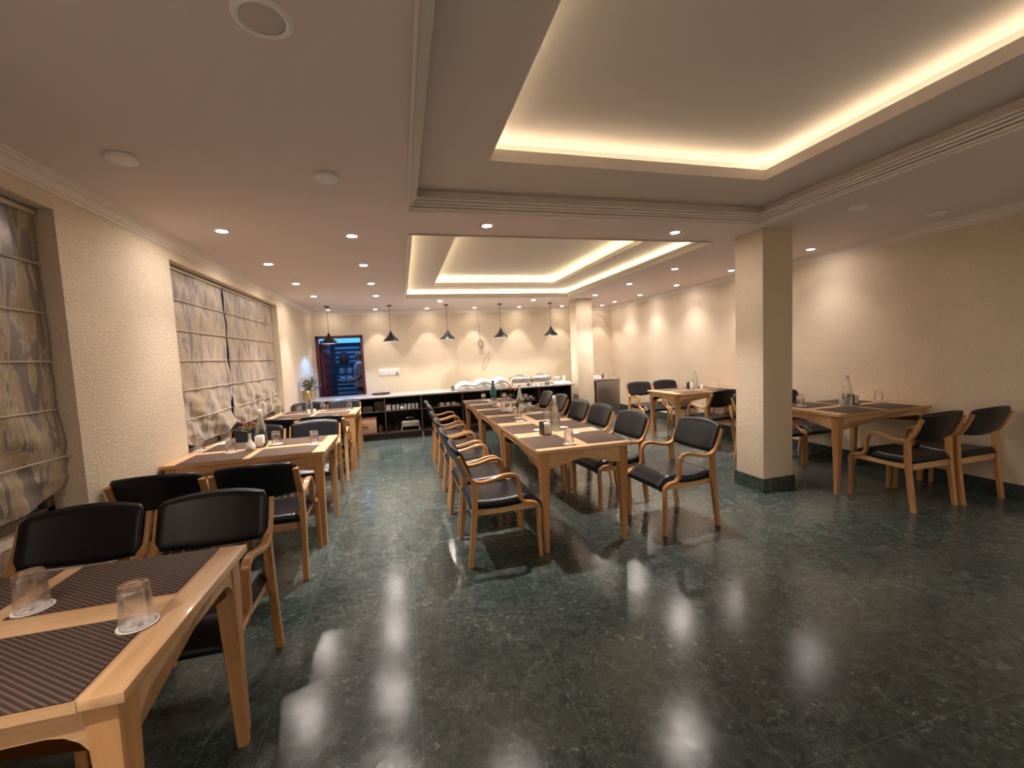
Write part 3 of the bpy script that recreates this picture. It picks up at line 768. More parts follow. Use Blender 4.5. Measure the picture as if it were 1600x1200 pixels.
def mk_caddy():
    t = bpy.data.objects.new('condiment_caddy', None); COL.objects.link(t)
    q = MB(); q.box(-.036, .036, -.034, .036, 0, .006, bev=.002); q.box(-.040, -.034, -.034, .036, 0, .108, bev=.002); q.box(-.036, .036, .031, .036, .006, .108, bev=.002)
    q.box(.034, .037, -.034, .036, .006, .03)
    q.build('holder', M_black, t)
    q = MB()
    for k in range(7): q.box(-.030 + k * .009, -.0235 + k * .009, -.031, .026, .007, .094 + (k % 2) * .006, bev=.001)
    q.build('sachets', M_paper, t)
    return t
def mk_shakers():
    o = MB(); o.lathe([(0, 0), (.022, 0), (.021, .05), (.017, .066), (0, .07)], n=18); return o.build('salt_shaker', M_white)

def mats_on(cx, cy, rz, wy, names, group, lx_, gap=.0):
    for i, (sx, sy, lab) in enumerate(names):
        dx, dy = sx * (.21 + .025 + gap), sy * (wy / 2 - .160)
        c, s = math.cos(rz), math.sin(rz)
        place('mat', mk_mat, (cx + c * dx - s * dy, cy + s * dx + c * dy, TZ), rz, lab, 'placemat', group)
def side4(where):
    return [(-1, -1, 'brown placemat, near wall seat, %s' % where), (1, -1, 'brown placemat, near aisle seat, %s' % where),
            (-1, 1, 'brown placemat, far wall seat, %s' % where), (1, 1, 'brown placemat, far aisle seat, %s' % where)]
mats_on(-1.155, 1.409, 0, .742, side4('the lower left corner table'), 'placemats on the nearest window-side table', Ll, .003)
mats_on(-1.155, 3.830, 0, .742, side4('the window-side table with roses'), 'placemats on the middle window-side table', Ll, .003)
mats_on(-1.16, 6.187, 0, .742, side4('the window-side table nearest the counter'), 'placemats on the far window-side table', Ll, .003)
def sideR(where):
    return [(-1, -1, 'brown placemat, near aisle seat, %s' % where), (1, -1, 'brown placemat, near wall seat, %s' % where),
            (-1, 1, 'brown placemat, far aisle seat, %s' % where), (1, 1, 'brown placemat, far wall seat, %s' % where)]
mats_on(4.325, 3.240, 0, .735, sideR('the table right of the big column'), 'placemats on the near right table', 1.165, .01)
mats_on(4.325, 5.545, 0, .735, sideR('the table left of the big column'), 'placemats on the far right table', 1.165, .01)
cm = ['nearest', 'second', 'third', 'fourth', 'fifth', 'sixth and farthest']
for k in range(6):
    y = 2.727 + .33 + k * .592 + (.02 if k > 3 else 0) * k / 5
    y = 2.727 + Lc * (k // 2) + .085 + .21 + (k % 2) * (.455 + .14) + (0, .02)[k % 2] * 0 - (.015 if k % 2 == 0 else 0)
    place('mat', mk_mat, (.8706 + .160, y, TZ), PI / 2, 'brown ribbed placemat, %s along the left edge of the long table' % cm[k], 'placemat', 'placemats along the left edge of the long table')
    place('mat', mk_mat, (.8706 + TW - .160, y, TZ), PI / 2, 'brown ribbed placemat, %s along the right edge of the long table' % cm[k], 'placemat', 'placemats along the right edge of the long table')
MATZ = TZ + .0024
cupinfo = []
def cup(x, y, lab, group, coaster=True, z=None, lab2=None):
    z = MATZ if z is None else z
    if coaster:
        place('coaster', mk_coaster, (x + .004, y - .004, z), random.uniform(0, 6), lab2 or ('white round paper coaster under the ' + lab.split('tumbler ')[-1] if False else 'white paper coaster beneath the ' + lab), 'coaster', group.replace('tumblers', 'coasters'))
    return place('glass', mk_glass, (x, y, z + .0018), random.uniform(0, 6), lab, 'glass', group)
def short(lab): return lab
cups = [
 (-1.09, 1.509, 'upturned tumbler left on the lower left corner table', 'tumblers on the nearest window-side table'),
 (-.733, 1.314, 'upturned tumbler right on the lower left corner table', 'tumblers on the nearest window-side table'),
 (-1.655, 3.975, 'upturned tumbler closest to the pier on the rose table', 'tumblers on the middle window-side table'),
 (-1.353, 3.768, 'upturned tumbler just left of the rose vase', 'tumblers on the middle window-side table'),
 (-1.083, 3.97, 'upturned tumbler just right of the rose vase', 'tumblers on the middle window-side table'),
 (-.747, 3.80, 'upturned tumbler at the aisle corner of the rose table', 'tumblers on the middle window-side table'),
 (-1.655, 6.40, 'upturned tumbler against the blind on the table nearest the counter', 'tumblers on the far window-side table'),
 (-1.377, 6.20, 'upturned tumbler left of the bottle on the window table nearest the counter', 'tumblers on the far window-side table'),
 (-1.118, 6.40, 'upturned tumbler just right of the bottle, window table nearest the counter', 'tumblers on the far window-side table'),
 (-.745, 6.25, 'upturned tumbler at the aisle edge of the window table nearest the counter', 'tumblers on the far window-side table'),
 (1.150, 2.845, 'upturned tumbler at the near end of the long table', 'tumblers on the long table'),
 (1.359, 3.921, 'upturned tumbler behind the big clear bottle on the long table', 'tumblers on the long table'),
 (1.150, 4.246, 'upturned tumbler in front of the dark caddy on the long table', 'tumblers on the long table'),
 (1.391, 4.632, 'upturned tumbler right of the dark caddy on the long table', 'tumblers on the long table'),
 (1.150, 4.876, 'upturned tumbler left of the flower vase on the long table', 'tumblers on the long table'),
 (1.150, 6.15, 'upturned tumbler at the far left corner of the long table', 'tumblers on the long table'),
 (1.421, 5.964, 'upturned tumbler behind the flowers at the far end of the long table', 'tumblers on the long table'),
 (1.150, 5.42, 'upturned tumbler in front of the blue bottle on the long table', 'tumblers on the long table'),
 (3.975, 3.44, 'upturned tumbler beside the big column on the near right table', 'tumblers on the near right table'),
 (4.86, 3.30, 'upturned tumbler against the wall on the near right table', 'tumblers on the near right table'),
 (4.87, 5.66, 'upturned tumbler against the wall on the far right table', 'tumblers on the far right table')]
for c in cups:
    cup(c[0], c[1], 'clear ' + c[2], c[3], True, None, 'white coaster under the ' + c[2].replace('upturned ', ''))
for k, (x, y, lab) in enumerate([(1.13, 3.484, 'bare white paper coaster at the second left seat of the long table'), (1.118, 4.05, 'bare white paper coaster at the third left seat of the long table'),
                  (1.349, 3.215, 'bare white paper coaster at the nearest right seat of the long table'), (1.36, 3.50, 'bare white paper coaster at the second right seat of the long table')]):
    place('coaster', mk_coaster, (x, y, MATZ), .7 * k, lab, 'coaster', 'coasters on the long table')
place('bottle', mk_bottle, (1.248, 3.384, TZ), .3, 'clear swing-top water bottle standing on the near half of the long table', 'bottle', None)
place('bottle', mk_bottle, (4.36, 3.25, TZ), .9, 'clear swing-top bottle on the table right of the big column', 'bottle', None)
place('bottle', mk_bottle, (4.445, 5.65, TZ), 0, 'clear bottle on the far right table left of the big column', 'bottle', None)
place('bottle', mk_bottle, (-1.25, 6.20, TZ), .4, 'clear bottle on the window-side table nearest the counter', 'bottle', None)
place('bottle', mk_bottle, (-1.20, 4.00, TZ), .4, 'clear bottle standing behind the caddy on the rose table', 'bottle', None)
place('bottle', mk_bottle, (1.335, 4.80, TZ), .4, 'clear bottle standing behind the dark caddy on the long table', 'bottle', None)
place('caddy', mk_caddy, (1.115, 3.262, TZ), .25, 'dark caddy of white sachets beside the bottle near the long table\'s camera end', 'caddy', None)
place('caddy', mk_caddy, (-1.185, 3.90, TZ), .0, 'dark caddy beside the white rose vase', 'caddy', None)
place('caddy', mk_caddy, (1.29, 4.64, TZ), .2, 'dark caddy right of the flower vase in the middle of the long table', 'caddy', None)
place('caddy', mk_caddy, (4.47, 3.27, TZ), 0, 'dark wire caddy right of the bottle on the near right table', 'caddy', None)
place('caddy', mk_caddy, (4.33, 5.62, TZ), 0, 'dark caddy left of the bottle on the far right table', 'caddy', None)
for x, y, lab in [(4.268, 3.235, 'white shaker left of the bottle on the near right table'), (4.47, 5.53, 'white shaker before the bottle on the far right table'),
                  (-1.235, 6.06, 'white shaker, left of the pair on the window table nearest the counter'), (-1.165, 6.075, 'white shaker, right of the pair on the window table nearest the counter')]:
    place('shaker', mk_shakers, (x, y, TZ), 0, lab, 'shaker', None)
# blue bottle
t = thing('blue_bottle', (1.185, 5.60, TZ), 'tall blue glass bottle near the far end of the long table', 'bottle')
MB().lathe([(0, .003), (.040, 0), (.043, .01), (.043, .18), (.036, .21), (.018, .255), (.0145, .30), (.0165, .305), (.0165, .315), (0, .318)], n=24).build('body', mat('teal_glass', (.01, .12, .16), .06, spec=.8), t)
MB().lathe([(.0175, .30), (.0175, .328), (0, .33)], n=16).build('cap', M_black, t)
MB().lathe([(.0437, .008), (.0437, .055)], n=24).build('paper_label', M_paper, t)

# vases with flowers
def petals(b, c, R, n, mi=0, tilt=.5):
    for k in range(n):
        a = 2 * PI * k / n + random.random() * .4; t_ = tilt + random.uniform(-.15, .2)
        d = Vector((math.cos(a), math.sin(a), 0)); up = Vector((0, 0, 1)); sd = d.cross(up)
        rows = []
        for i in range(4):
            v = i / 3; ctr = Vector(c) + d * R * v * math.sin(t_) * (1 - .2 * v) + up * R * v * math.cos(t_) * 1.1; wd = R * .45 * math.sin(min(1, v * .8 + .2) * PI * .75 + .3)
            rows.append([ctr + sd * wd * s_ + d * (-.15 * R * abs(s_)) for s_ in (-1, 0, 1)])
        b.grid(rows, mi)
def leaf(b, p0, p1, wd, mi=0):
    p0, p1 = Vector(p0), Vector(p1); d = p1 - p0; s_ = d.cross(Vector((0, 0, 1)));
    if s_.length < 1e-4: s_ = Vector((1, 0, 0))
    s_.normalize(); rows = []
    for i in range(5):
        v = i / 4; ctr = p0 + d * v + Vector((0, 0, -.15 * d.length * v * v)); w_ = wd * math.sin(v * PI * .92 + .12)
        rows.append([ctr - s_ * w_, ctr + Vector((0, 0, -.2 * w_)), ctr + s_ * w_])
    b.grid(rows, mi)
def vase(loc, label, blooms):
    t = thing('flower_vase', loc, label, 'vase')
    MB().lathe([(0, 0), (.028, 0), (.036, .012), (.038, .028), (.030, .05), (.014, .075), (.0105, .10), (.012, .135), (.010, .135), (.008, .1), (0, .09)], n=24).build('vase_body', M_white, t)
    s = MB()
    for (x, y, z, m_, R) in blooms: s.tube([(0, 0, .10), (x * .3, y * .3, .16), (x, y, z)], .0022, 5)
    s.build('stems', M_leaf, t)
    l = MB()
    for k in range(11):
        a = k * 2.4; l_ = random.uniform(.05, .085); z = random.uniform(.14, .2)
        leaf(l, (0.01 * math.cos(a), .01 * math.sin(a), z), (l_ * math.cos(a), l_ * math.sin(a), z + random.uniform(-.02, .05)), .014)
    l.build('leaves', M_leaf, t)
    for (x, y, z, m_, R) in blooms:
        q = MB(); petals(q, (x, y, z - .01), R, 6, tilt=.35); petals(q, (x, y, z - .008), R * 1.05, 7, tilt=.75); q.build('blossom', m_, t)
    return t
vase((-1.228, 3.805, TZ), 'small white bulb vase with coral roses on the middle window-side table', [(-.022, -.01, .205, M_pink, .032), (.035, .0, .20, M_pink, .034), (-.01, .02, .185, M_peach, .028), (-.03, -.02, .175, M_peach, .026)])
vase((1.187, 4.675, TZ), 'small white vase with yellow and pink flowers in the middle of the long table', [(-.0, -.01, .275, M_yel, .04), (.06, .0, .262, M_pink, .032), (-.005, -.02, .195, M_peach, .034), (-.055, .02, .225, M_peach, .02)])

# ------------------------------------------------------------------ buffet counter
CY0, CY1, CZ = 7.75, 8.48, .785
ct = thing('buffet_counter', (0, 0, 0), 'long dark open-shelved buffet counter with pale stone top before the back wall', 'counter')
CX0, CX1 = XL + .012, 3.30
MB().box(CX0, CX1, CY0 - .02, CY1, CZ - .03, CZ, bev=.004).build('countertop', M_stone, ct)
divs = [-1.05, -.335, .300, 1.055, 1.79, 2.55, 3.22]
for x in [CX0 + .012] + divs: MB().box(x - .012, x + .012, CY0, CY1 - .03, .13, CZ - .03, bev=.001).build('divider', M_dark, ct)
MB().box(CX0, 3.232, CY0 + .005, CY1 - .03, .105, .130, bev=.002).build('bottom_shelf', M_dark, ct)
for a, c in zip([CX0 + .024] + divs[:-1], divs):
    if a > 2.5: continue
    MB().box(a + .012, c - .012, CY0 + .012, CY1 - .03, .500, .518, bev=.001).build('shelf', M_dark, ct)
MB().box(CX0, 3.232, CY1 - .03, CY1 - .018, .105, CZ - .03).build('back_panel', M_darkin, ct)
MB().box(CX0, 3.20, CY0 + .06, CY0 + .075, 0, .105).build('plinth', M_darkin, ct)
for x in (-.9, .30, 1.79, 3.19): MB().lathe([(0, 0), (.022, 0), (.022, .105), (0, .105)], (x, CY0 + .03, 0), 12).build('foot', M_steel, ct)

# steel cabinet right of the far column
sc_ = thing('steel_cabinet', (3.78, 7.76, 0), 'stainless steel cabinet standing beside the far column', 'cabinet')
MB().box(0, .52, 0, .62, .08, .80, bev=.004).build('body', M_steel2, sc_)
MB().box(-.015, .535, -.02, .62, .80, .835, bev=.003).build('top', M_steel, sc_)
MB().box(.02, .50, -.012, 0, .11, .775, bev=.003).build('door', M_steel2, sc_)
for x in (.04, .48): MB().lathe([(0, 0), (.018, 0), (.018, .08), (0, .08)], (x, .05, 0), 10).build('foot', M_black, sc_)
b = MB()
for k in range(5): b.box(-.09 + k * .004, .09 - k * .004, -.07, .07, k * .012, k * .012 + .011, bev=.003)
o = b.build('napkin_stack', M_cloth); o.location = (3.87, 7.98, .836); tag(o, 'stack of folded white napkins on the steel cabinet', 'napkins')
b = MB(); b.lathe([(0, 0), (.016, 0), (.016, .07), (.008, .085), (.008, .10), (0, .10)], n=14)
o = b.build('sauce_bottle', M_brownglass); o.location = (4.02, 7.95, .836); tag(o, 'small bottle on the steel cabinet beside the napkins', 'bottle')
b = MB(); b.tube([(0, 0, 0), (0, 0, .11)], .005, 8); b.lathe([(0, .0), (.03, 0), (.03, .005), (0, .006)], n=16); b.lathe([(0, .105), (.012, .115), (0, .125)], n=12)
o = b.build('ticket_stand', M_steel); o.location = (4.17, 7.97, .836); tag(o, 'slim metal stand at the right end of the steel cabinet', 'stand')

# chafing dishes
def chafer(loc, rz, label, lid=True, s=1., group=None):
    t = thing('chafing_dish', loc, label, 'chafing dish', group, rz)
    b = MB(); b.box(-.20 * s, .20 * s, -.15 * s, .15 * s, .055, .125, bev=.012); b.box(-.21 * s, .21 * s, -.16 * s, .16 * s, .12, .130, bev=.003); b.build('water_pan', M_steel, t)
    for sx in (-1, 1):
        for sy in (-1, 1): MB().loft([[(sx * (.185 * s + .02 * v) + dx, sy * (.135 * s + .01 * v) + dy, .075 * (1 - v)) for dx, dy in ((-.01, -.01), (.01, -.01), (.01, .01), (-.01, .01))] for v in (0, 1)]).build('leg', M_steel, t)
    rows = []
    for i in range(7):
        a = i / 6 * PI / 2; k = 1 - .45 * (i / 6) ** 2.2
        rows.append([(x * .2 * s * k, y * .15 * s * k, .130 + .055 * math.sin(a)) for x, y in ((-.96, -1), (.96, -1), (1, -.94), (1, .94), (.96, 1), (-.96, 1), (-1, .94), (-1, -.94))])
    b = MB(); b.grid(rows, 0, True, False, True); b.build('lid', M_steel, t)
    b = MB(); b.tube([(-.07, -.0, .182), (-.07, 0, .205), (-.05, 0, .212), (.05, 0, .212), (.07, 0, .205), (.07, 0, .182)], .006, 8); b.build('handle', M_black if lid else M_steel, t)
    return t
GC = 'chafing dishes on the counter'
chafer((2.27, 8.12, CZ), 0, 'steel chafing dish on the counter next to the white towels', True, 1., GC)
chafer((2.70, 8.12, CZ), 0, 'steel chafing dish on the counter towards the far column', True, 1., GC)
chafer((.09, 7.98, .131), 0, 'steel chafing dish stored on the bottom shelf of the counter', False, .80)
# draped towels
def towels():
    nx, ny = 90, 26; rows = []; X0, X1_, Yf, Yb = .97, 2.03, 7.83, 8.36
    def top(u):
        z = .0
        for c, a, w_ in ((.16, .135, .17), (.50, .165, .17), (.83, .18, .15)): z = max(z, a * math.exp(-((u - c) / w_) ** 4 * .9))
        z = max(z, .115 * (1 if .08 < u < .95 else .6))
        sm = sum(a * math.exp(-((u - c) / (w_ * .95)) ** 2) for c, a, w_ in ((.16, .12, .17), (.5, .155, .17), (.83, .165, .15)))
        return .35 * z + .65 * min(.2, sm)
    for j in range(ny + 1):
        v = j / ny; row = []
        for i in range(nx + 1):
            u = i / nx; x = X0 + (X1_ - X0) * u; zt_ = top(u)
            if v < .38: q = v / .38; y = Yf + .02 * q + .012 * math.sin(u * 40 + q * 4) * (1 - q) + .006 * math.sin(q * 14); z = zt_ * q ** .9 if q > .02 else 0
            elif v < .85: q = (v - .38) / .47; y = Yf + .02 + (Yb - Yf - .04) * q; z = zt_ + .028 * math.sin(q * PI)
            else: q = (v - .85) / .15; y = Yb - .02 + .02 * q; z = zt_ * (1 - q)
            e = min(1, u / .06, (1 - u) / .04); z *= math.sqrt(max(0, 1 - (1 - e) ** 2)) if e < 1 else 1
            row.append((x, y, CZ + .002 + max(0, z)))
        rows.append(row)
    b = MB(); b.grid(rows); o = b.build('towel_pile', M_cloth, auto=False); sm = o.modifiers.new('t', 'SOLIDIFY'); sm.thickness = .004; sm.offset = 1
    tag(o, 'white towels draped over three humped dishes on the buffet counter', 'towels')
towels()
# cutlery, clips, tray
b = MB()
for k in range(5): b.tube([(0, k * .022, .004), (.10, k * .02, .006), (.16, k * .024, .012)], .004, 6); b.lathe([(0, .004), (.014, .006), (0, .018)], (.175, k * .024, 0), 8)
o = b.build('cutlery_bundle', M_steel); o.location = (.76, 8.05, CZ + .002); tag(o, 'loose steel cutlery lying left of the white towels', 'cutlery')
b = MB(); b.lathe([(0, 0), (.04, .0), (.045, .09), (.041, .09), (.037, .006), (0, .006)], n=20)
o = b.build('cutlery_pot', M_steel); o.location = (.90, 7.90, CZ + .001); tag(o, 'steel cutlery pot at the left end of the white towels', 'pot')
b = MB(); b.lathe([(0, 0), (.16, 0), (.175, .022), (.168, .022), (.155, .007), (0, .007)], n=32)
o = b.build('serving_tray', M_black); o.location = (-.41, 8.24, CZ + .001); tag(o, 'round black tray on the left stretch of the buffet counter', 'tray')
for k, (x, y) in enumerate([(2.37, 7.85), (2.48, 7.85), (2.58, 7.86), (2.74, 7.87), (2.80, 7.88)]):
    b = MB(); b.box(-.022, .022, -.02, .02, 0, .01, bev=.002); b.loft([[(-.02, -.004, .01), (.02, -.004, .01), (.02, .004, .01), (-.02, .004, .01)], [(-.012, .014, .05), (.012, .014, .05), (.012, .020, .05), (-.012, .020, .05)]])
    o = b.build('menu_holder', M_black if k in (0, 3, 4) else M_paper); o.location = (x, y, CZ + .001)
    tag(o, '%s little holder, %s in the row before the chafing dishes' % (('black', 'white', 'white', 'black', 'black')[k], ('first', 'second', 'third', 'fourth', 'last')[k]), 'card holder', 'small holders before the chafing dishes')
t = thing('stemmed_bowl', (3.10, 8.2, CZ), 'pale stemmed bowl on the right end of the counter', 'bowl')
MB().lathe([(0, 0), (.05, 0), (.045, .008), (.010, .015), (.010, .05), (.045, .07), (.075, .12), (.07, .12), (.04, .076), (0, .07)], n=24).build('bowl_body', M_white, t)
b = MB(); rows = []
for j in range(15):
    v = j / 14; rows.append([(-.17 + .34 * i / 20, -.12 + .24 * v, .012 + .028 * (math.sin(i * .9 + v * 3) * .5 + .5) * math.sin(v * PI) + .035 * math.sin(i / 20 * PI) * v) for i in range(21)])
b.grid(rows); o = b.build('crumpled_cloth', M_cloth, auto=False); o.location = (3.08, 7.90, CZ + .001); sm = o.modifiers.new('t', 'SOLIDIFY'); sm.thickness = .01
tag(o, 'crumpled white cloth on the right end of the buffet counter', 'cloth')
b = MB(); b.lathe([(0, 0), (.035, 0), (.038, .02), (.03, .11), (.034, .15), (.028, .15), (.025, .11), (0, .02)], n=18)
o = b.build('white_jug', M_white); o.location = (3.22, 8.1, CZ + .001); tag(o, 'white jug at the counter end against the far column', 'jug')

# shelf contents
S1, S0 = .5190, .1310
b = MB(); b.box(0, .30, 0, .32, 0, .285, bev=.003); b.box(.0, .30, .150, .170, .285, .2862)
crt = thing('cardboard_box', (-.80, 7.80, S0), 'brown cardboard box on the bottom shelf at the left of the counter', 'box')
b.build('carton', M_card, crt)
b = MB()
for k in range(3): b.box(.06 + k * .035, .085 + k * .035, -.0012, 0, .10, .10 + .035)
b.box(.05, .17, -.0012, 0, .17, .175); b.box(.05, .15, -.0012, 0, .075, .08)
b.build('printed_mark', M_darkin, crt)
def put(kind, mk, loc, lab, cat, grp, rz=0): return place(kind, mk, loc, rz, lab, cat, grp)
def mk_jar():
    o = MB().lathe([(0, 0), (.036, 0), (.038, .01), (.038, .09), (.028, .105), (.028, .11), (.03, .11), (.03, .122), (0, .123)], n=18).build('lidded_jar', mat('brown_jar', (.18, .10, .06), .3)); return o
put('sjar', mk_jar, (-.44, 7.93, S0), 'small brown lidded jar beside the cardboard box', 'jar', None)
def mk_cruet(): return MB().lathe([(0, 0), (.03, 0), (.032, .01), (.026, .07), (.014, .10), (.013, .16), (.018, .175), (.0, .175)], n=16).build('glass_carafe', M_glass)
for k, (x, y) in enumerate([(-.275, 7.92), (-.215, 7.97), (-.155, 7.92)]): put('cruet', mk_cruet, (x, y, S0), 'glass carafe, %s of three left of the stored chafing dish' % ('left', 'middle', 'right')[k], 'carafe', 'carafes on the bottom shelf')
def mk_book():
    o = MB(); o.box(-.017, .017, 0, .14, 0, .10, bev=.003); return o.build('napkin_pack', M_paper)
for k in range(2): put('pack', mk_book, (-.298 + k * .042, 7.80, S1), 'white napkin pack standing at the left of the glass shelf, %s one' % ('outer', 'inner')[k], 'pack', 'white packs on the glass shelf')
def mk_sg(): return MB().lathe([(0, .0), (.026, 0), (.030, .095), (.0285, .095), (.025, .008), (0, .008)], n=16).build('water_glass', M_shelfglass)
k = 0
for r_i, yy in enumerate((7.81, 7.89)):
    for c_i in range(7):
        x = -.185 + c_i * .068
        if r_i == 0 and c_i == 2: continue
        put('sg', mk_sg, (x, yy, S1), 'clear glass on the upper shelf, %s row, place %s from the white packs' % (('front', 'rear')[r_i], ('first', 'second', 'third', 'fourth', 'fifth', 'sixth', 'seventh')[c_i]), 'glass', 'glasses stored on the upper shelf')
o = MB().lathe([(0, 0), (.02, .0), (.032, .02), (.034, .035), (.028, .055), (0, .062)], n=20).build('sugar_pot', M_white); o.location = (-.045, 7.80, S1); tag(o, 'small round white pot among the stored glasses', 'pot')
def mk_bk(): 
    o = MB(); o.box(-.013, .013, 0, .17, 0, .17, bev=.002); return o.build('menu_folder', mat('brown_leather_folder', (.06, .035, .028), .5))
for k in range(5): put('bk', mk_bk, (-.50 + k * .031, 7.82, S1), 'dark menu folder upright on the left upper shelf, %s from the left' % ('first', 'second', 'third', 'fourth', 'fifth')[k], 'menu', 'menu folders on the left upper shelf')
def mk_box2(): 
    o = MB(); o.box(0, .17, 0, .2, 0, .045, bev=.003); return o.build('tea_box', mat('grey_card_box', (.10, .08, .08), .5))
for k in range(2): put('tb', mk_box2, (-.72, 7.84, S1 + k * .046), 'flat grey box, %s of two on the left upper shelf' % ('lower', 'upper')[k], 'box', 'flat boxes on the left upper shelf')
def mk_cupw(): return MB().lathe([(0, 0), (.022, 0), (.024, .006), (.037, .045), (.035, .045), (.022, .010), (0, .008)], n=18).build('tea_cup', M_white)
b = MB(); b.box(-.20, .20, -.13, .13, 0, .008, bev=.003); b.box(-.20, .20, -.13, -.12, .008, .022); b.box(-.20, .20, .12, .13, .008, .022)
o = b.build('cup_tray', M_steel); o.location = (.82, 7.92, S1); tag(o, 'steel tray of white cups on the third upper shelf', 'tray')
for k in range(6): put('cp', mk_cupw, (.68 + (k % 3) * .11, 7.86 + (k // 3) * .10, S1 + .009), 'white cup on the steel tray, %s row, %s' % (('front', 'rear')[k // 3], ('left', 'middle', 'right')[k % 3]), 'cup', 'white cups on the shelf tray')
def mk_bowl(): return MB().lathe([(0, 0), (.025, 0), (.03, .006), (.048, .038), (.045, .038), (.028, .010), (0, .008)], n=20).build('soup_bowl', M_white)
pos = [(-1.5, 0), (-.5, 0), (.5, 0), (1.5, 0), (-1, 1), (0, 1), (1, 1), (0, 2)]
pn = ['bottom row far left', 'bottom row inner left', 'bottom row inner right', 'bottom row far right', 'middle row left', 'middle row centre', 'middle row right', 'top of the pile']
for k, (a, r) in enumerate(pos): put('bowl', mk_bowl, (2.30 + a * .099, 7.84, S1 + r * .0385), 'small white bowl in the shelf pyramid, ' + pn[k], 'bowl', 'pyramid of white bowls on the shelf')

# flower pot with dried flowers on the counter's left end
fp = thing('flower_pot', (-1.585, 7.86, CZ), 'brass pot of dried flowers on the left end of the counter', 'plant')
MB().lathe([(0, 0), (.088, 0), (.092, .01), (.098, .17), (.102, .178), (.096, .18), (.09, .17), (0, .16)], n=28).build('pot', M_gold, fp)
b = MB(); fl1 = MB(); fl2 = MB()
rnd = random.Random(5)
for k in range(70):
    a = rnd.uniform(0, 2 * PI); rr = rnd.uniform(.02, .17); z = rnd.uniform(.24, .44) - rr * .2
    x, y = min(rr * math.cos(a) * 1.15 + .045, .3), rr * math.sin(a)
    if x < -.11: x = -.11 + rnd.uniform(0, .03)
    b.tube([(x * .15, y * .15, .16), (x * .6, y * .6, z * .75), (x, y, z)], .0018, 4)
    for q in range(3): leaf(b, (x * .7, y * .7, z * .8), (max(-.115, x * .7 + rnd.uniform(-.05, .05)), y * .7 + rnd.uniform(-.05, .05), z * .8 + rnd.uniform(.0, .06)), .009)
    tgt = fl1 if k % 2 else fl2
    petals(tgt, (x, y, z), rnd.uniform(.012, .02), 5, tilt=.6)
b.build('foliage', M_leaf2, fp); fl1.build('blossoms', M_cream, fp); fl2.build('blossoms', M_mauve, fp)

# wall switches and cable
for k, x in enumerate((-.485, -.265)):
    t = thing('switch_plate', (x, Y1 - .012, 1.09), 'white switch and socket plate on the back wall, %s of the pair' % ('left', 'right')[k], 'switch', 'switch plates on the back wall')
    MB().box(0, .205, 0, .012, 0, .145, bev=.004).build('plate', M_switch, t)
    for j in range(4): MB().box(.018 + j * .044, .052 + j * .044, -.004, 0, .085, .125, bev=.001).build('rocker', M_fix, t)
    b = MB()
    for j in range(2):
        for (dx, dz) in ((0, .022), (-.010, .0), (.010, 0)): b.box(.05 + j * .1 + dx - .003, .05 + j * .1 + dx + .003, -.0015, 0, .03 + dz, .037 + dz)
    b.build('socket_holes', M_black, t)
    if k: MB().lathe([(0, 0), (.02, 0), (.02, .03), (0, .03)], n=16).build('plug', M_black, t).location = (.16, -.03, .03)
pts = []
for k in range(15): v = k / 14; pts.append((1.66 + .085 * v + .012 * math.sin(v * 5), Y1 - .012, 2.36 - .60 * v))
b = MB(); b.tube(pts, .005, 6)
for (cx, cz, ra, rb, rot, n_) in ((1.735, 1.70, .045, .065, 0, 3), (1.745, 1.50, .04, .05, .3, 1), (1.84, 1.30, .045, .20, .38, 1)):
    for m_ in range(n_):
        pp = []
        for k in range(29):
            a = 2 * PI * k / 28; x, z = (ra + m_ * .006) * math.cos(a), (rb + m_ * .006) * math.sin(a)
            pp.append((cx + x * math.cos(rot) + z * math.sin(rot), Y1 - .010 - m_ * .004, cz - x * math.sin(rot) + z * math.cos(rot)))
        b.tube(pp, .0045, 6)
b.tube([(1.745, Y1 - .012, 1.76), (1.76, Y1 - .014, 1.62), (1.745, Y1 - .012, 1.55)], .0045, 6)
M_cable = mat('grey_cable', (.34, .30, .25), .5)
tag(b.build('hanging_cable', M_cable), 'grey looped cable hanging down the back wall between two pendants', 'cable')
b = MB(); b.tube([(4.60, Y1 - .012, 2.30), (4.68, Y1 - .012, 2.24), (4.78, Y1 - .02, 2.20), (4.86, Y1 - .02, 2.02), (4.90, Y1 - .02, 1.93)], .004, 6)
tag(b.build('corner_cable', M_cable), 'thin cable drooping in the far right corner under the ceiling', 'cable')

# ------------------------------------------------------------------ pendants
def pendant(x, y, label, first=None, z=1.775, col=(1, .86, .68), e=9.):
    if first is None:
        t = thing('pendant_lamp', (x, y, 0), label, 'lamp', 'black pendant lamps over the counter')
        MB().lathe([(0, H - .02), (.045, H - .02), (.045, H), (0, H)], n=20).build('ceiling_cup', M_black, t)
        MB().tube([(0, 0, z + .19), (0, 0, H - .02)], .004, 6).build('cord', M_black, t)
        o = [(.014, .195), (.019, .175), (.030, .15), (.050, .118), (.086, .078), (.122, .046), (.141, .022), (.146, .0)]
        MB().lathe([(0, z + .20)] + [(r, z + h_) for r, h_ in o], n=36).build('lamp_shade', M_black, t)
        MB().lathe([(r - .004, z + h_ + .001) for r, h_ in o[::-1]] , n=36).build('shade_lining', M_inner, t)
        MB().lathe([(0, z + .03), (.022, z + .04), (.03, z + .065), (.022, z + .09), (.013, z + .12)], n=16).build('bulb', M_bulb, t)
    else:
        t = dup(first, (x, y, 0), 0, label)
    if e is not None: bulb_light(t, z, col, e)
    return t
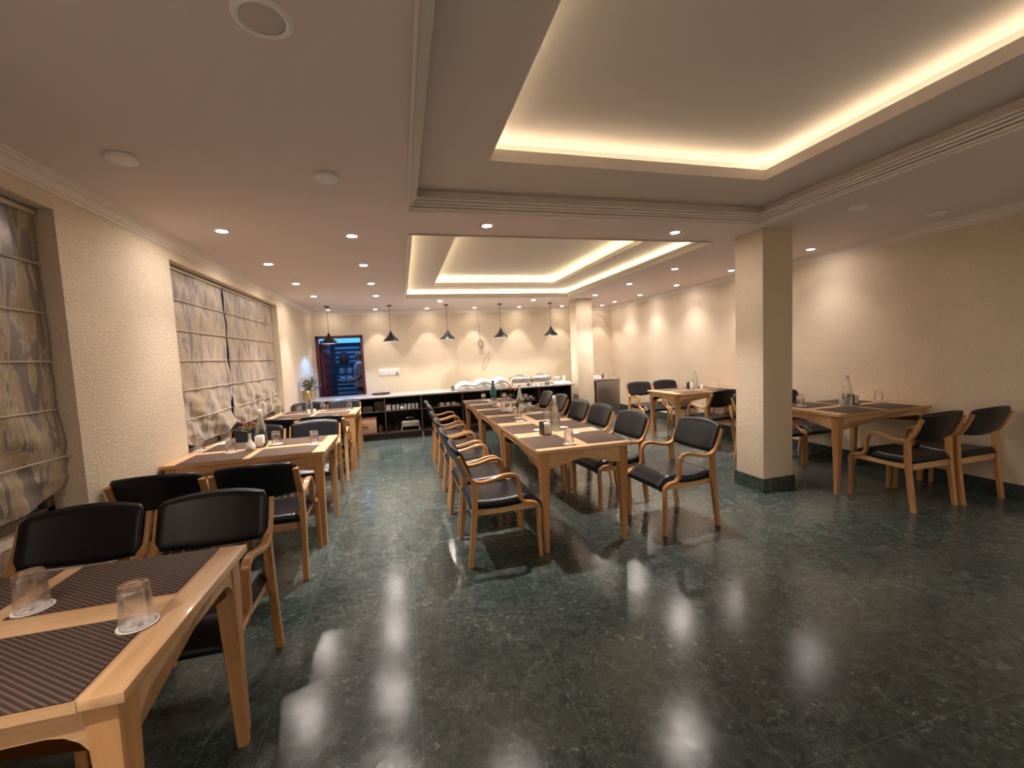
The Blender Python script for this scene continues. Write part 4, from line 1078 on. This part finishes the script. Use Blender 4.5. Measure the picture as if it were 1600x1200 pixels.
def bulb_light(t, z, col, e):
    l = bpy.data.lights.new('bulb_light', 'SPOT'); l.energy = e; l.color = col; l.spot_size = 2.25; l.spot_blend = .35; l.shadow_soft_size = .03
    lo = bpy.data.objects.new('bulb_light', l); COL.objects.link(lo); lo.parent = t; lo.location = (0, 0, z + .022)
pn0 = pendant(-1.275, 8.45, 'black cone pendant lamp hanging before the maroon doorway', None, e=None)
for x, lab in ((-.165, 'black cone pendant lamp, second from the left above the counter'), (.92, 'black cone pendant lamp, middle one of five above the counter'),
               (2.01, 'black cone pendant lamp just right of the hanging cable'), (3.10, 'black cone pendant lamp nearest the far column')):
    pendant(x, 8.45, lab, pn0)
bulb_light(pn0, 1.775, (.12, .42, 1.0), 11)

# ------------------------------------------------------------------ ceiling fixtures
def mk_down(md=None):
    t = bpy.data.objects.new('ceiling_downlight', None); COL.objects.link(t)
    MB().lathe([(.036, -.001), (.038, -.006), (.050, -.005), (.055, 0.0)], n=28).build('trim_ring', M_fix, t)
    MB().lathe([(0, -.0015), (.037, -.0015)], n=28).build('lamp_face', md or M_disc, t)
    return t
def downlight(x, y, lab, e, ang, blend, col=WARM, grp='lit ceiling downlights'):
    o = place('wash' if grp[0] != 'l' else 'down' if x < 4.5 else 'right', (lambda: mk_down(M_disc2 if grp[0] != 'l' else None if x < 4.5 else M_disc3)), (x, y, H), 0, lab, 'downlight', grp)
    l = bpy.data.lights.new('downlight_beam', 'SPOT'); l.energy = e; l.color = col; l.spot_size = ang; l.spot_blend = blend; l.shadow_soft_size = .035
    lo = bpy.data.objects.new('downlight_beam', l); COL.objects.link(lo); lo.parent = o; lo.location = (0, 0, -.008)
A1_, B1_ = math.radians(82), 1.0
o4 = ('nearest', 'second', 'third', 'farthest')
for k, y in enumerate((3.70, 4.85, 6.01, 7.155)): downlight(-1.253, y, 'lit downlight in the row along the window wall, %s from the camera' % o4[k], SPOT_W * .5, A1_, B1_)
for k, y in enumerate((3.75, 4.87, 6.02, 7.155)): downlight(-.330, y, 'lit downlight in the second row from the windows, %s from the camera' % o4[k], SPOT_W * 1.25, A1_, B1_)
downlight(.729, 3.365, 'lit downlight on the beam between the trays, left one', SPOT_W * 1.2, A1_, B1_)
downlight(2.473, 3.385, 'lit downlight on the beam between the trays, right one', SPOT_W * 1.2, A1_, B1_)
for k, y in enumerate((3.85, 5.04, 6.27, 7.40, 8.40)): downlight(4.59, y, 'lit downlight in the row along the right wall, %s from the camera' % ('nearest', 'second', 'third', 'fourth', 'farthest')[k], SPOT_W * .24, math.radians(100), B1_)
for k, y in enumerate((4.96, 6.12, 7.35)): downlight(3.61, y, 'lit downlight in the row beside the far tray on its right, %s from the camera' % ('nearest', 'middle', 'farthest')[k], SPOT_W * .9, A1_, B1_)
for k, x in enumerate((.754, 2.563)): downlight(x, 7.90, 'lit downlight between the far tray and the pendants, %s one' % ('left', 'right')[k], SPOT_W * .8, math.radians(150), B1_)
for k, x in enumerate((-1.345, -.45, .583, 1.591, 2.591, 3.598, 4.60)):
    downlight(x, 9.03, 'lit downlight washing the back wall, %s from the left' % ('first', 'second', 'third', 'fourth', 'fifth', 'sixth', 'seventh')[k], BACK_W, math.radians(64), .30, (1, .87, .74), 'downlights washing the back wall')
for k, (x, y) in enumerate([(x, y) for y in (.25, -1.1, -2.4, -3.6) for x in (-1.25, 4.2)]):  # added downlights out of view, put in to brighten the whole room
    downlight(x, y, 'added unseen fill downlight in the room behind the camera, %s row, %s' % (('first', 'second', 'third', 'fourth')[k // 2], ('window side', 'right wall')[k % 2]), SPOT_W * 1.1, math.radians(100), B1_)
# unlit round panels
def mk_plate(): return MB().lathe([(0, -.024), (.052, -.024), (.064, -.018), (.066, -.006), (.060, -.004), (.060, 0), (0, 0)], n=28).build('unlit_downlight', M_fix)
for x, y, lab in ((-1.239, 2.492, 'unlit round white ceiling light above the nearest window wall stretch'), (-.338, 2.581, 'unlit round ceiling light left of the near tray'),
                  (3.54, 2.567, 'unlit round ceiling light right of the near tray, above the big column'), (4.484, 2.62, 'unlit round ceiling light close to the right wall')):
    place('plate', mk_plate, (x, y, H), 0, lab, 'ceiling light', 'unlit round ceiling lights')
t = thing('ceiling_speaker', (-.336, 1.46, H), 'round white ceiling speaker near the upper left of the view', 'speaker')
MB().lathe([(.062, -.006), (.070, -.010), (.080, -.007), (.084, 0)], n=36).build('rim', M_fix, t)
MB().lathe([(0, -.008), (.055, -.007), (.064, -.004)], n=36).build('grille', mat('speaker_grille', (.62, .55, .52), .7), t)
